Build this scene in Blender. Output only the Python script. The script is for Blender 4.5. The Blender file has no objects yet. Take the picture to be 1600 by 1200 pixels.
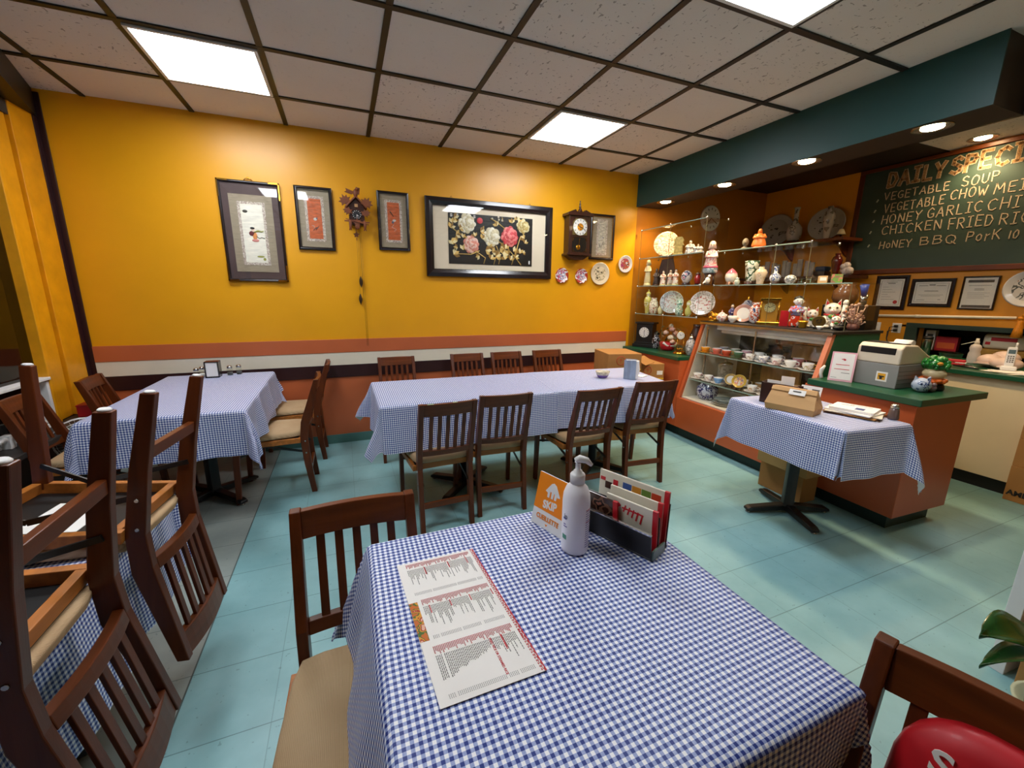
import bpy, bmesh, math, random
from mathutils import Vector, Matrix

# ---------------------------------------------------------------- camera, world, exposure
C = bpy.context.scene.collection
R = math.radians
random.seed(7)
T = 0.6096                      # ceiling tile
HC, WY, CZ = 1.39, 3.989, 2.673  # eye height, back wall, ceiling height
LX, RX, FY = -1.80, 5.12, -2.6   # left wall, right wall, wall behind the camera
CX0, CY0 = -2.5221*T, 6.6996*T   # ceiling grid origin

def cam_axes(yaw, pitch, roll):
    cy, sy, cp, sp = math.cos(yaw), math.sin(yaw), math.cos(pitch), math.sin(pitch)
    f = Vector((sy*cp, cy*cp, sp)); r = Vector((cy, -sy, 0)); u = r.cross(f)
    return r*math.cos(roll)+u*math.sin(roll), -r*math.sin(roll)+u*math.cos(roll), f
cr, cu_, cf = cam_axes(0.3865, -0.2175, 0.0101)
cd = bpy.data.cameras.new('camera'); cam = bpy.data.objects.new('camera', cd); C.objects.link(cam)
cam.matrix_world = Matrix(((cr.x, cu_.x, -cf.x, 0), (cr.y, cu_.y, -cf.y, 0), (cr.z, cu_.z, -cf.z, HC), (0, 0, 0, 1)))
cd.sensor_width = 36; cd.lens = 36*638.54/1600; cd.clip_start = 0.02
S = bpy.context.scene; S.camera = cam
w = bpy.data.worlds.new('world'); S.world = w; w.use_nodes = True
w.node_tree.nodes['Background'].inputs[0].default_value = (0.02, 0.022, 0.03, 1)
w.node_tree.nodes['Background'].inputs[1].default_value = 1.0
vs = S.view_settings; vs.view_transform = 'Standard'; vs.look = 'None'; vs.gamma = 1; vs.use_curve_mapping = False
vs.exposure = 1.08
S.cycles.transparent_max_bounces = 64
PANEL = 13.0     # radiance of the ceiling panels
POT = 22.0       # watts of each warm recessed lamp

# ---------------------------------------------------------------- helpers
def lin(c):
    if isinstance(c, str): c = tuple(int(c[i:i+2], 16) for i in (0, 2, 4))
    return tuple(((v/255)/12.92 if v/255 <= .04045 else ((v/255+.055)/1.055)**2.4) for v in c) + (1,)

class N:
    """small node-tree builder"""
    def __init__(s, m): s.t = m.node_tree; s.n = s.t.nodes; s.l = s.t.links
    def new(s, k, **kw):
        n = s.n.new(k)
        for a, v in kw.items(): setattr(n, a, v)
        return n
    def link(s, a, b): s.l.new(a, b)
    def math(s, op, a, b=None, c=None):
        n = s.new('ShaderNodeMath', operation=op)
        for i, v in enumerate((a, b, c)):
            if v is None: continue
            if isinstance(v, (int, float)): n.inputs[i].default_value = v
            else: s.link(v, n.inputs[i])
        return n.outputs[0]
    def mix(s, f, a, b):
        n = s.new('ShaderNodeMix', data_type='RGBA')
        for i, v in ((0, f), (6, a), (7, b)):
            if isinstance(v, (int, float)): n.inputs[i].default_value = v
            elif isinstance(v, tuple): n.inputs[i].default_value = v
            else: s.link(v, n.inputs[i])
        return n.outputs[2]
    def coord(s, k='Object'): return s.new('ShaderNodeTexCoord').outputs[k]
    def noise(s, v, scale, detail=2, rough=.5, stretch=None):
        if stretch:
            mp = s.new('ShaderNodeMapping'); mp.inputs['Scale'].default_value = stretch; s.link(v, mp.inputs[0]); v = mp.outputs[0]
        n = s.new('ShaderNodeTexNoise'); n.inputs['Scale'].default_value = scale
        n.inputs['Detail'].default_value = detail; n.inputs['Roughness'].default_value = rough; s.link(v, n.inputs['Vector'])
        return n.outputs['Fac']
    def ramp(s, f, stops, const=False):
        n = s.new('ShaderNodeValToRGB'); cr_ = n.color_ramp
        if const: cr_.interpolation = 'CONSTANT'
        while len(cr_.elements) < len(stops): cr_.elements.new(.5)
        for e, (p, c) in zip(cr_.elements, stops): e.position = p; e.color = c
        s.link(f, n.inputs[0]); return n.outputs[0]

def base_mat(name, rough=.5, metal=0, spec=.5, coat=0):
    m = bpy.data.materials.new(name); m.use_nodes = True
    b = m.node_tree.nodes['Principled BSDF']
    b.inputs['Roughness'].default_value = rough; b.inputs['Metallic'].default_value = metal
    b.inputs['Specular IOR Level'].default_value = spec; b.inputs['Coat Weight'].default_value = coat
    b.inputs['Coat Roughness'].default_value = .08
    return m, b, N(m)

def mat(name, col, rough=.5, metal=0, spec=.5, coat=0, var=.12, vs_=6, stretch=None, bump=0, bs=80, bstretch=None):
    """plain surface with a little procedural variation and bump"""
    m, b, n = base_mat(name, rough, metal, spec, coat)
    c = lin(col); d = tuple(v*(1-var) for v in c[:3])+(1,); e = tuple(min(1, v*(1+var*.6)) for v in c[:3])+(1,)
    co = n.coord()
    f = n.noise(co, vs_, 3, .55, stretch)
    n.link(n.ramp(f, [(.3, d), (.7, e)]), b.inputs['Base Color'])
    if bump:
        bp = n.new('ShaderNodeBump'); bp.inputs['Strength'].default_value = bump; bp.inputs['Distance'].default_value = .002
        n.link(n.noise(co, bs, 2, .5, bstretch), bp.inputs['Height']); n.link(bp.outputs[0], b.inputs['Normal'])
    return m

def china(name, cols, scale=30, rough=.15, cuts=(.5, .58, .66, .74)):
    """glazed ware with painted patches: first colour is the ground"""
    m, b, n = base_mat(name, rough, 0, .5, .3)
    f = n.noise(n.coord(), scale, 1.5, .5)
    st = [(0, lin(cols[0]))]+[(cuts[i], lin(c)) for i, c in enumerate(cols[1:])]
    n.link(n.ramp(f, st, True), b.inputs['Base Color'])
    return m

def glass_mat(name, tint=(.93, .97, .95), rough=.02, refl=1.0):
    """thin pane: clear with fresnel reflection"""
    m = bpy.data.materials.new(name); m.use_nodes = True; n = N(m); n.n.remove(n.n['Principled BSDF'])
    tr = n.new('ShaderNodeBsdfTransparent'); tr.inputs[0].default_value = tint+(1,)
    gl = n.new('ShaderNodeBsdfGlossy'); gl.inputs['Roughness'].default_value = rough
    lw = n.new('ShaderNodeLayerWeight'); lw.inputs[0].default_value = .5
    f_ = n.math('MULTIPLY_ADD', n.math('POWER', lw.outputs['Facing'], 5), .96, .04)
    mx = n.new('ShaderNodeMixShader'); n.link(n.math('MULTIPLY', f_, refl), mx.inputs[0])
    n.link(tr.outputs[0], mx.inputs[1]); n.link(gl.outputs[0], mx.inputs[2])
    n.link(mx.outputs[0], n.n['Material Output'].inputs[0]); return m

def emit_mat(name, col, power):
    m = bpy.data.materials.new(name); m.use_nodes = True; n = N(m); n.n.remove(n.n['Principled BSDF'])
    e = n.new('ShaderNodeEmission'); e.inputs[0].default_value = lin(col); e.inputs[1].default_value = power
    n.link(e.outputs[0], n.n['Material Output'].inputs[0]); return m

class MB:
    def __init__(s): s.v = []; s.f = []; s.m = []; s.sm = []; s.uv = None
    def add(s, vs, fs, mi=0, smooth=False, M=None):
        o = len(s.v); s.v += [(M @ Vector(v))[:] if M else tuple(v) for v in vs]
        for f in fs: s.f.append([i+o for i in f]); s.m.append(mi); s.sm.append(smooth)
        return s
    def box(s, x0, x1, y0, y1, z0, z1, mi=0, M=None):
        vs = [(x, y, z) for z in (z0, z1) for y in (y0, y1) for x in (x0, x1)]
        return s.add(vs, [(0, 2, 3, 1), (4, 5, 7, 6), (0, 1, 5, 4), (2, 6, 7, 3), (0, 4, 6, 2), (1, 3, 7, 5)], mi, False, M)
    def cbox(s, c, d, mi=0, M=None):
        return s.box(c[0]-d[0]/2, c[0]+d[0]/2, c[1]-d[1]/2, c[1]+d[1]/2, c[2]-d[2]/2, c[2]+d[2]/2, mi, M)
    def bar(s, p, q, w, d, mi=0, up=(0, 0, 1)):
        p, q = Vector(p), Vector(q); t = (q-p).normalized(); u = Vector(up)
        if abs(t.dot(u)) > .98: u = Vector((0, 1, 0))
        a = t.cross(u).normalized()*w/2; b = a.cross(t).normalized()*d/2
        vs = [e+i*a+j*b for e in (p, q) for j in (-1, 1) for i in (-1, 1)]
        return s.add([v[:] for v in vs], [(0, 2, 3, 1), (4, 5, 7, 6), (0, 1, 5, 4), (2, 6, 7, 3), (0, 4, 6, 2), (1, 3, 7, 5)], mi)
    def prism(s, poly, h, mi=0, M=None, z0=0, smooth=False):
        """polygon in xy extruded along z"""
        k = len(poly); vs = [(x, y, z0) for x, y in poly]+[(x, y, z0+h) for x, y in poly]
        a = sum(poly[i][0]*poly[(i+1) % k][1]-poly[(i+1) % k][0]*poly[i][1] for i in range(k))
        lo, hi = list(range(k)), list(range(k, 2*k))
        fs = [lo[::-1], hi]+[(i, (i+1) % k, (i+1) % k+k, i+k) for i in range(k)]
        if a < 0: fs = [tuple(reversed(f)) for f in fs]
        return s.add(vs, fs, mi, smooth, M)
    def lathe(s, prof, c=(0, 0, 0), n=18, mi=0, M=None, sx=1, sy=1, top=True):
        """prof [(r,z)...] bottom to top; mi may be a list, one per segment"""
        vs = []; fs = []; mm = []
        for r, z in prof:
            r = max(r, 1e-4)
            for k in range(n):
                a = 2*math.pi*k/n; vs.append((c[0]+r*sx*math.cos(a), c[1]+r*sy*math.sin(a), c[2]+z))
        for i in range(len(prof)-1):
            for k in range(n):
                s_ = (i*n+k, i*n+(k+1) % n, (i+1)*n+(k+1) % n, (i+1)*n+k); fs.append(s_); mm.append(mi[i] if isinstance(mi, list) else mi)
        o = len(s.v); s.v += [(M @ Vector(v))[:] if M else v for v in vs]
        for f, q in zip(fs, mm): s.f.append([i+o for i in f]); s.m.append(q); s.sm.append(True)
        for f in (list(range(n))[::-1], list(range((len(prof)-1)*n, len(prof)*n)))[:2 if top else 1]:
            s.f.append([i+o for i in f]); s.m.append(mm[0] if f[0] == n-1 else mm[-1]); s.sm.append(False)
        return s
    def ball(s, c, r, n=12, mi=0, M=None):
        rx, ry, rz = r if isinstance(r, tuple) else (r, r, r)
        k = max(6, n//2+2); prof = [(math.sin(math.pi*i/k), -math.cos(math.pi*i/k)) for i in range(k+1)]
        MM = Matrix.Translation(c) @ Matrix.Diagonal((rx, ry, rz, 1))
        return s.lathe(prof, (0, 0, 0), n, mi, (M @ MM) if M else MM)
    def tube(s, pts, r, n=8, mi=0, closed=False):
        pts = [Vector(p) for p in pts]; k = len(pts); rs = r if isinstance(r, (list, tuple)) else [r]*k
        vs = []; u = None
        for i, p in enumerate(pts):
            a = pts[(i-1) % k] if (closed or i > 0) else p; b = pts[(i+1) % k] if (closed or i < k-1) else p
            t = (b-a).normalized()
            if u is None: u = t.orthogonal().normalized()
            u = (u-t*u.dot(t)).normalized(); w_ = t.cross(u)
            for j in range(n):
                g = 2*math.pi*j/n; vs.append((p+(u*math.cos(g)+w_*math.sin(g))*rs[i])[:])
        fs = []
        for i in range(k if closed else k-1):
            for j in range(n):
                q = (i+1) % k; fs.append((i*n+j, i*n+(j+1) % n, q*n+(j+1) % n, q*n+j))
        if not closed: fs += [tuple(range(n))[::-1], tuple(range((k-1)*n, k*n))]
        return s.add(vs, fs, mi, True)
    def build(s, name, mats, parent=None, loc=None, rot=None, bevel=0, seg=2):
        me = bpy.data.meshes.new(name); me.from_pydata(s.v, [], s.f); me.update()
        for m in (mats if isinstance(mats, (list, tuple)) else [mats]): me.materials.append(m)
        me.polygons.foreach_set('material_index', s.m); me.polygons.foreach_set('use_smooth', s.sm)
        if s.uv:
            ul = me.uv_layers.new(name='uv')
            for lp in me.loops: ul.data[lp.index].uv = s.uv[lp.vertex_index]
        o = bpy.data.objects.new(name, me); C.objects.link(o)
        if parent: o.parent = parent
        if loc: o.location = loc
        if rot: o.rotation_euler = rot
        if bevel:
            bv = o.modifiers.new('bevel', 'BEVEL'); bv.width = bevel; bv.segments = seg; bv.limit_method = 'ANGLE'; bv.angle_limit = R(40)
        return o

def tag(o, label=None, cat=None, group=None, kind=None):
    if label: o['label'] = label
    if cat: o['category'] = cat
    if group: o['group'] = group
    if kind: o['kind'] = kind
    return o
def thing(name, label, cat, loc=(0, 0, 0), rotz=0, group=None):
    o = bpy.data.objects.new(name, None); C.objects.link(o); o.empty_display_size = .05
    o.location = loc; o.rotation_euler = (0, 0, R(rotz)); return tag(o, label, cat, group)
def struct(name, mb, mats, bevel=0): return tag(mb.build(name, mats, bevel=bevel), kind='structure')
def copy_tree(o, parent=None):
    c = o.copy(); C.objects.link(c)
    if parent: c.parent = parent
    for ch in list(o.children): copy_tree(ch, c)
    return c

def text(name, body, size, m, parent=None, M=None, ext=.0008, align='LEFT', xs=1.0, bold=0):
    """lettering as a mesh; lies in local xy, facing +z, placed by M"""
    cu = bpy.data.curves.new(name, 'FONT'); cu.body = body; cu.size = size; cu.extrude = ext; cu.align_x = align; cu.resolution_u = 3; cu.offset = bold
    t = bpy.data.objects.new(name, cu); C.objects.link(t)
    bpy.context.view_layer.update(); dg = bpy.context.evaluated_depsgraph_get()
    me = bpy.data.meshes.new_from_object(t.evaluated_get(dg)); bpy.data.objects.remove(t); bpy.data.curves.remove(cu)
    me.transform((M or Matrix()) @ Matrix.Diagonal((xs, 1, 1, 1))); me.materials.clear(); me.materials.append(m)
    o = bpy.data.objects.new(name, me); C.objects.link(o)
    if parent: o.parent = parent
    return o
def frame_M(o, x, y):
    """matrix whose x,y axes run along the two vectors"""
    x = Vector(x).normalized(); z = x.cross(Vector(y)).normalized(); y = z.cross(x)
    return Matrix(((x.x, y.x, z.x, o[0]), (x.y, y.y, z.y, o[1]), (x.z, y.z, z.z, o[2]), (0, 0, 0, 1)))
FRONT = Matrix(((1, 0, 0, 0), (0, 0, -1, 0), (0, 1, 0, 0), (0, 0, 0, 1)))   # xy drawing -> stands up, facing -y
def fr(x=0, y=0, z=0): return Matrix.Translation((x, y, z)) @ FRONT

# ---------------------------------------------------------------- materials
M = {}
M['yellow'] = mat('yellow_wall_paint', 'E3A00C', .38, var=.05, vs_=2, bump=.06, bs=120)
M['yellow2'] = mat('yellow_gloss_paint', 'E39A08', .4, var=.12, vs_=9, bump=.3, bs=30)
M['alcove'] = mat('shaded_yellow_wall_paint', 'B87216', .45, var=.06, vs_=2)  # yellow wall again, with the alcove's dim warm light put into the colour
M['orange'] = mat('orange_wall_paint', 'E09414', .45, var=.06, vs_=2)
M['brownwall'] = mat('brown_orange_wall_paint', 'A85C1A', .5, var=.08, vs_=3)
M['terra'] = mat('terracotta_paint', 'BC6238', .4, var=.06, vs_=3)
M['creamtrim'] = mat('cream_trim_paint', 'E2DAC6', .45, var=.04)
M['darktrim'] = mat('dark_maroon_paint', '2E1214', .4, var=.1)
M['tealbase'] = mat('teal_vinyl_baseboard', '4F7A74', .5)
M['green'] = mat('dark_green_laminate', '0E4B30', .35, var=.08)
M['soffit'] = mat('dark_green_paint', '0B4240', .45, var=.06)
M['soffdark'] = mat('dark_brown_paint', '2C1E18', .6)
M['toe'] = mat('dark_green_toe_kick', '16302A', .5)
M['counter'] = mat('terracotta_laminate', 'BF5A2E', .38, var=.06, vs_=3)
M['coral'] = mat('coral_cheek', 'D8825C', .45)
M['cream'] = mat('cream_cabinet', 'D9C79E', .5, var=.05, vs_=2)
M['black'] = mat('black_paint', '0B0A0A', .45, var=.2)
M['blackmetal'] = mat('black_metal', '100E0E', .4, 0, .5, var=.3, bump=.1)
M['wood'] = mat('brown_stained_wood', '5E2A0C', .38, spec=.32, coat=.04, var=.32, vs_=5, stretch=(6, 6, .7), bump=.08, bs=40, bstretch=(8, 8, .6))
M['woodh'] = mat('brown_stained_rail_wood', '642F0D', .38, spec=.32, coat=.04, var=.32, vs_=5, stretch=(.7, 6, 6), bump=.08, bs=40, bstretch=(.6, 8, 8))
M['rawwood'] = mat('pale_seat_frame_wood', 'B46C28', .5, var=.3, vs_=6, stretch=(1, 6, 6))
M['white'] = mat('white_plastic', 'E9E8E6', .4, var=.03)
M['steel'] = mat('brushed_steel', 'B9B7B2', .25, 1, var=.15)
M['chrome'] = mat('chrome', 'DAD8D4', .12, 1, var=.05)
M['brass'] = mat('polished_brass', 'D9A23C', .2, 1, var=.15)
M['gold'] = mat('gold_paint', 'D8A030', .3, .8, var=.2)
M['darkwood'] = mat('dark_brown_wood', '3A1A10', .35, coat=.2, var=.3, vs_=6, stretch=(5, 5, .8))
M['blackframe'] = mat('black_lacquer_frame', '1A1012', .25, coat=.3, var=.2)
M['paper'] = mat('white_paper', 'EEEAE4', .7, var=.03)
M['cardboard'] = mat('brown_cardboard', 'A9783E', .75, var=.12, vs_=4, bump=.1, bs=60)
M['kraft'] = mat('kraft_paper', 'C99C66', .7, var=.08, vs_=5, bump=.1)
M['red'] = mat('red_print', 'C41C26', .45, var=.06)
M['ink'] = mat('grey_print', '55514F', .7, var=.05)
M['inkblack'] = mat('black_print', '1A1A1C', .6)
M['glass'] = glass_mat('clear_glass', (.985, .99, .985), .02, .7)
M['glassgreen'] = glass_mat('greenish_glass', (.93, .96, .94), .03, .8)
M['windowglass'] = glass_mat('night_window_glass', (.35, .33, .30), .04, 1.6)
M['glassedge'] = mat('glass_edge_green', '8FA89A', .2, var=.05)
M['paneedge'] = mat('dull_glass_edge', '6E6A48', .3, var=.05)
M['porcelain'] = mat('white_porcelain', 'EDE9E2', .15, coat=.3, var=.04)
M['paleyellow'] = mat('pale_yellow_glaze', 'D9D29A', .2, coat=.3, var=.15, vs_=25)
M['skin'] = mat('painted_skin', 'EBCDB8', .3)
M['hair'] = mat('painted_black', '17120F', .4)

def ribbed_seat():
    m, b, n = base_mat('beige_ribbed_upholstery', .75, 0, .3); co = n.coord()
    sp = n.new('ShaderNodeSeparateXYZ'); n.link(co, sp.inputs[0])
    wv = n.math('SINE', n.math('MULTIPLY', sp.outputs[0], 2*math.pi/.0036))
    f = n.noise(co, 5, 3)
    c = n.ramp(f, [(.3, lin('B69670')), (.7, lin('CAAE88'))])
    n.link(n.mix(n.math('MULTIPLY_ADD', wv, .16, .2), c, lin('86683F')), b.inputs['Base Color'])
    bp = n.new('ShaderNodeBump'); bp.inputs['Strength'].default_value = .35; bp.inputs['Distance'].default_value = .001
    n.link(wv, bp.inputs['Height']); n.link(bp.outputs[0], b.inputs['Normal']); return m
M['seat'] = ribbed_seat()

def gingham():
    m, b, n = base_mat('blue_white_gingham_cloth', .5, 0, .4)
    uv = n.coord('UV'); sp = n.new('ShaderNodeSeparateXYZ'); n.link(uv, sp.inputs[0]); P = .0122
    su = n.math('LESS_THAN', n.math('FRACT', n.math('DIVIDE', sp.outputs[0], P)), .5)
    sv = n.math('LESS_THAN', n.math('FRACT', n.math('DIVIDE', sp.outputs[1], P)), .5)
    both = n.math('MULTIPLY', su, sv); one = n.math('SUBTRACT', n.math('MAXIMUM', su, sv), both)
    wear = n.noise(uv, 5, 3, .6); streak = n.noise(uv, 14, 2, .6, (60, 3, 1)); streak2 = n.noise(uv, 14, 2, .6, (3, 60, 1))
    st = n.math('MULTIPLY', n.math('ADD', streak, streak2), .5)
    mid = n.mix(n.math('MULTIPLY_ADD', st, 1.6, -.35), lin('6478BC'), lin('C6D0EA'))
    dark = n.mix(n.math('MULTIPLY_ADD', wear, 1.2, -.42), lin('122A7A'), lin('36509A'))
    c = n.mix(one, lin('F6F6F8'), mid); c = n.mix(both, c, dark)
    geo = n.new('ShaderNodeNewGeometry')
    c = n.mix(geo.outputs['Backfacing'], c, lin('E4E4E4'))
    n.link(c, b.inputs['Base Color'])
    bp = n.new('ShaderNodeBump'); bp.inputs['Strength'].default_value = .12; bp.inputs['Distance'].default_value = .001
    n.link(n.noise(uv, 700, 1), bp.inputs['Height']); n.link(bp.outputs[0], b.inputs['Normal']); return m
M['gingham'] = gingham()

def floor_mat():
    m, b, n = base_mat('vinyl_floor_tiles', .28, 0, .5); co = n.coord()
    sp = n.new('ShaderNodeSeparateXYZ'); n.link(co, sp.inputs[0]); P = .2965
    ux = n.math('DIVIDE', n.math('ADD', sp.outputs[0], .617+P*40), P); uy = n.math('DIVIDE', n.math('SUBTRACT', sp.outputs[1], 1.588-P*40), P)
    def seam(u, w_): 
        fr_ = n.math('FRACT', u); return n.math('LESS_THAN', n.math('MINIMUM', fr_, n.math('SUBTRACT', 1, fr_)), w_)
    cell = n.new('ShaderNodeCombineXYZ'); n.link(n.math('FLOOR', ux), cell.inputs[0]); n.link(n.math('FLOOR', uy), cell.inputs[1])
    wn = n.new('ShaderNodeTexWhiteNoise'); n.link(cell.outputs[0], wn.inputs[0])
    cloud = n.noise(co, 3.2, 4, .6); speck = n.noise(co, 42, 2, .7)
    teal = n.ramp(cloud, [(.3, lin('78A6AA')), (.7, lin('8FBCBF'))])
    grey = n.ramp(cloud, [(.3, lin('868C86')), (.7, lin('A0A69E'))])
    isg = n.math('LESS_THAN', sp.outputs[0], -.617)
    c = n.mix(isg, teal, grey)
    c = n.mix(n.math('MULTIPLY', wn.outputs[0], .14), c, lin('6E9CA2'))
    c = n.mix(n.math('MULTIPLY', n.math('GREATER_THAN', speck, .69), .45), c, lin('4E6C6A'))
    sm = n.math('MAXIMUM', n.math('MULTIPLY', seam(uy, .006), .6), n.math('MULTIPLY', seam(ux, .005), .35))
    c = n.mix(sm, c, lin('33504E'))
    edge = n.math('LESS_THAN', n.math('ABSOLUTE', n.math('ADD', sp.outputs[0], .617)), .003)
    c = n.mix(n.math('MULTIPLY', edge, .8), c, lin('2A3634'))
    n.link(c, b.inputs['Base Color'])
    n.link(n.math('MULTIPLY_ADD', cloud, .3, .22), b.inputs['Roughness']); return m
M['floor'] = floor_mat()

def ceiling_mat():
    m, b, n = base_mat('fissured_ceiling_tile', .85, 0, .2); co = n.coord()
    sp = n.new('ShaderNodeSeparateXYZ'); n.link(co, sp.inputs[0])
    cell = n.new('ShaderNodeCombineXYZ')
    n.link(n.math('FLOOR', n.math('DIVIDE', n.math('SUBTRACT', sp.outputs[0], CX0-20*T), T)), cell.inputs[0])
    n.link(n.math('FLOOR', n.math('DIVIDE', n.math('SUBTRACT', sp.outputs[1], CY0-20*T), T)), cell.inputs[1])
    wn = n.new('ShaderNodeTexWhiteNoise'); n.link(cell.outputs[0], wn.inputs[0])
    f1 = n.noise(co, 26, 1.5, .5, (2.2, 1, 1)); f2 = n.noise(co, 31, 1.5, .5, (1, 2.4, 1))
    fis = n.math('GREATER_THAN', n.math('MAXIMUM', f1, f2), .7)
    amt = n.math('MULTIPLY', fis, n.math('MULTIPLY_ADD', n.math('GREATER_THAN', wn.outputs[0], .45), .5, .1))
    c = n.mix(n.noise(co, 2, 2), lin('DCD3CA'), lin('E8E0D8'))
    n.link(n.mix(amt, c, lin('6B5E54')), b.inputs['Base Color']); return m
M['ceiling'] = ceiling_mat()
M['grid'] = mat('dark_brown_ceiling_bars', '1E1A16', .5, var=.1)
M['chalkboard'] = mat('green_chalkboard', '2C4034', .6, var=.15, vs_=3)
M['panel'] = emit_mat('lit_fluorescent_diffuser', 'F6FAFF', PANEL)
M['pot'] = emit_mat('lit_halogen_bulb', 'FFD9A0', 40)
# ---------------------------------------------------------------- room shell
struct('floor', MB().box(LX-.4, RX+.4, FY-.1, WY+.1, -.1, 0), M['floor'])
struct('ceiling', MB().box(LX-.4, RX+.1, FY-.1, WY+.1, CZ, CZ+.1), M['ceiling'])
g = MB()
for i in range(-1, 10):
    x = CX0+i*T
    if LX < x < 3.09: g.box(x-.016, x+.016, FY, WY, CZ-.008, CZ-.0005)
for j in range(0, 15):
    y = CY0-j*T
    if FY < y < WY: g.box(LX, 3.09, y-.016, y+.016, CZ-.009, CZ-.0008)
struct('trim_1', g, M['grid'])
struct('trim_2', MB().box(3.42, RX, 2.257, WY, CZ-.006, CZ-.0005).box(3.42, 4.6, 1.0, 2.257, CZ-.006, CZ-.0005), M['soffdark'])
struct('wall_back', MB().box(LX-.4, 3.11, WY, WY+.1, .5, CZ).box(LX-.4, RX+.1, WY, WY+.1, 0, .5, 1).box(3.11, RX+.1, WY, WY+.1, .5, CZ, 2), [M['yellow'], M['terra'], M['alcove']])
struct('trim_3', MB().box(LX+.04, 3.07, WY-.012, WY, .855, .975), M['terra'], .002)
struct('trim_4', MB().box(LX+.04, 3.07, WY-.008, WY, .742, .855), M['creamtrim'])
struct('trim_5', MB().box(LX+.04, 3.07, WY-.014, WY, .63, .742), M['darktrim'], .002)
struct('trim_6', MB().box(LX+.04, 3.07, WY-.004, WY, .085, .63), M['terra'])
struct('baseboard_back', MB().box(LX+.04, 3.07, WY-.010, WY, 0, .085), M['tealbase'], .002)
struct('wall_front', MB().box(LX-.1, RX+.1, FY-.1, FY, 0, CZ), M['yellow'])
rwall = MB().box(RX, RX+.1, FY, WY, 0, .9).box(RX, RX+.1, FY, WY, 1.11, CZ).box(RX, RX+.1, 2.2, WY, .9, 1.11).box(RX, RX+.1, FY, .3, .9, 1.11)
struct('wall_right', rwall, M['orange'])
# left side: dark wall under a night window, yellow jamb in the corner
struct('wall_left', MB().box(LX-.1, LX, FY, WY, 0, .53).box(LX-.1, LX, FY, WY, 2.42, CZ), mat('grey_brown_wall', '3A3530', .6))
jm = MB().box(LX-.06, LX+.012, 3.50, 3.535, .53, 2.62).box(LX-.06, LX-.012, 3.535, 3.70, .53, 2.62).box(LX-.06, LX-.03, 3.70, 3.715, .53, 2.62).box(LX-.06, LX+.006, 3.715, 3.935, .53, 2.62)
struct('trim_7', jm, M['yellow2'], .004)
struct('trim_8', MB().box(LX-.06, LX+.010, 3.935, WY, .5, 2.65).box(LX, LX+.040, WY-.012, WY, 0, 2.65), M['darktrim'], .002)
struct('trim_9', MB().prism([(LX-.06, 3.985), (-1.79, 3.985), (-1.42, 2.66), (-1.3, 2.2), (LX-.06, 2.2)], .17, 0, None, 2.50).box(LX-.06, -1.3, FY, 2.2, 2.5, 2.67), M['black'])
struct('trim_10', MB().box(LX-.06, LX+.02, FY, 3.50, .822, .84).box(LX-.06, LX+.005, 3.475, 3.50, .53, .81).box(LX-.06, LX+.02, FY, 3.5, .53, .55), M['white'], .003)
wf = MB()
for y in (-2.58, -1.0, .55, 2.1): wf.box(LX-.06, LX, y-.025, y+.025, .55, 2.42)
wf.box(LX-.06, LX, FY, 3.5, 2.38, 2.42)
w1 = struct('window_1', wf, M['black'])
gp = MB()
for y0, y1 in ((-2.56, -1.02), (-.98, .53), (.57, 2.08), (2.12, 3.50)):
    for z0, z1 in ((.84, 2.38), (.55, .80)): gp.box(LX-.05, LX-.044, y0, y1, z0, z1)
gp.build('pane', M['windowglass'], w1)
struct('wall_outside', MB().box(LX-.39, LX-.36, FY, WY, 0, CZ), mat('dark_street_beyond_window', '241D14', .8, var=.5, vs_=1.5))

# soffit over the counter with its recessed lamps
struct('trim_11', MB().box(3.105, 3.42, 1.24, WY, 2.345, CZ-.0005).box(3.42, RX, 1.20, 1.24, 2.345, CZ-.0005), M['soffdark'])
struct('trim_12', MB().box(3.095, 3.105, 1.236, WY, 2.343, CZ-.0005), M['soffit'])

def ceiling_light(i, j, label):
    x0, y1 = CX0+i*T, CY0-j*T
    t = thing('ceiling_light', label, 'ceiling light', (x0+T/2, y1-T/2, CZ-.02), 0, 'square fluorescent ceiling lights')
    h = T/2-.017; f = MB()
    for a, b in (((-h, -h), (h, -h+.018)), ((-h, h-.018), (h, h)), ((-h, -h+.018), (-h+.018, h-.018)), ((h-.018, -h+.018), (h, h-.018))):
        f.box(a[0], b[0], a[1], b[1], .002, .019)
    f.build('frame', M['white'], t)
    k = h-.018; MB().box(-k, k, -k, k, .006, .012).build('diffuser', M['panel'], t)
ceiling_light(1, 1, 'lit square ceiling panel over the table with the paper napkin holder and glass shakers')
ceiling_light(5, 1, 'lit square ceiling panel between the big flower picture and the green soffit')
ceiling_light(5, 4, 'lit square ceiling panel cut by the top edge of the photo')
ceiling_light(1, 4, 'lit square ceiling panel behind the top left of the photo')

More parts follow.
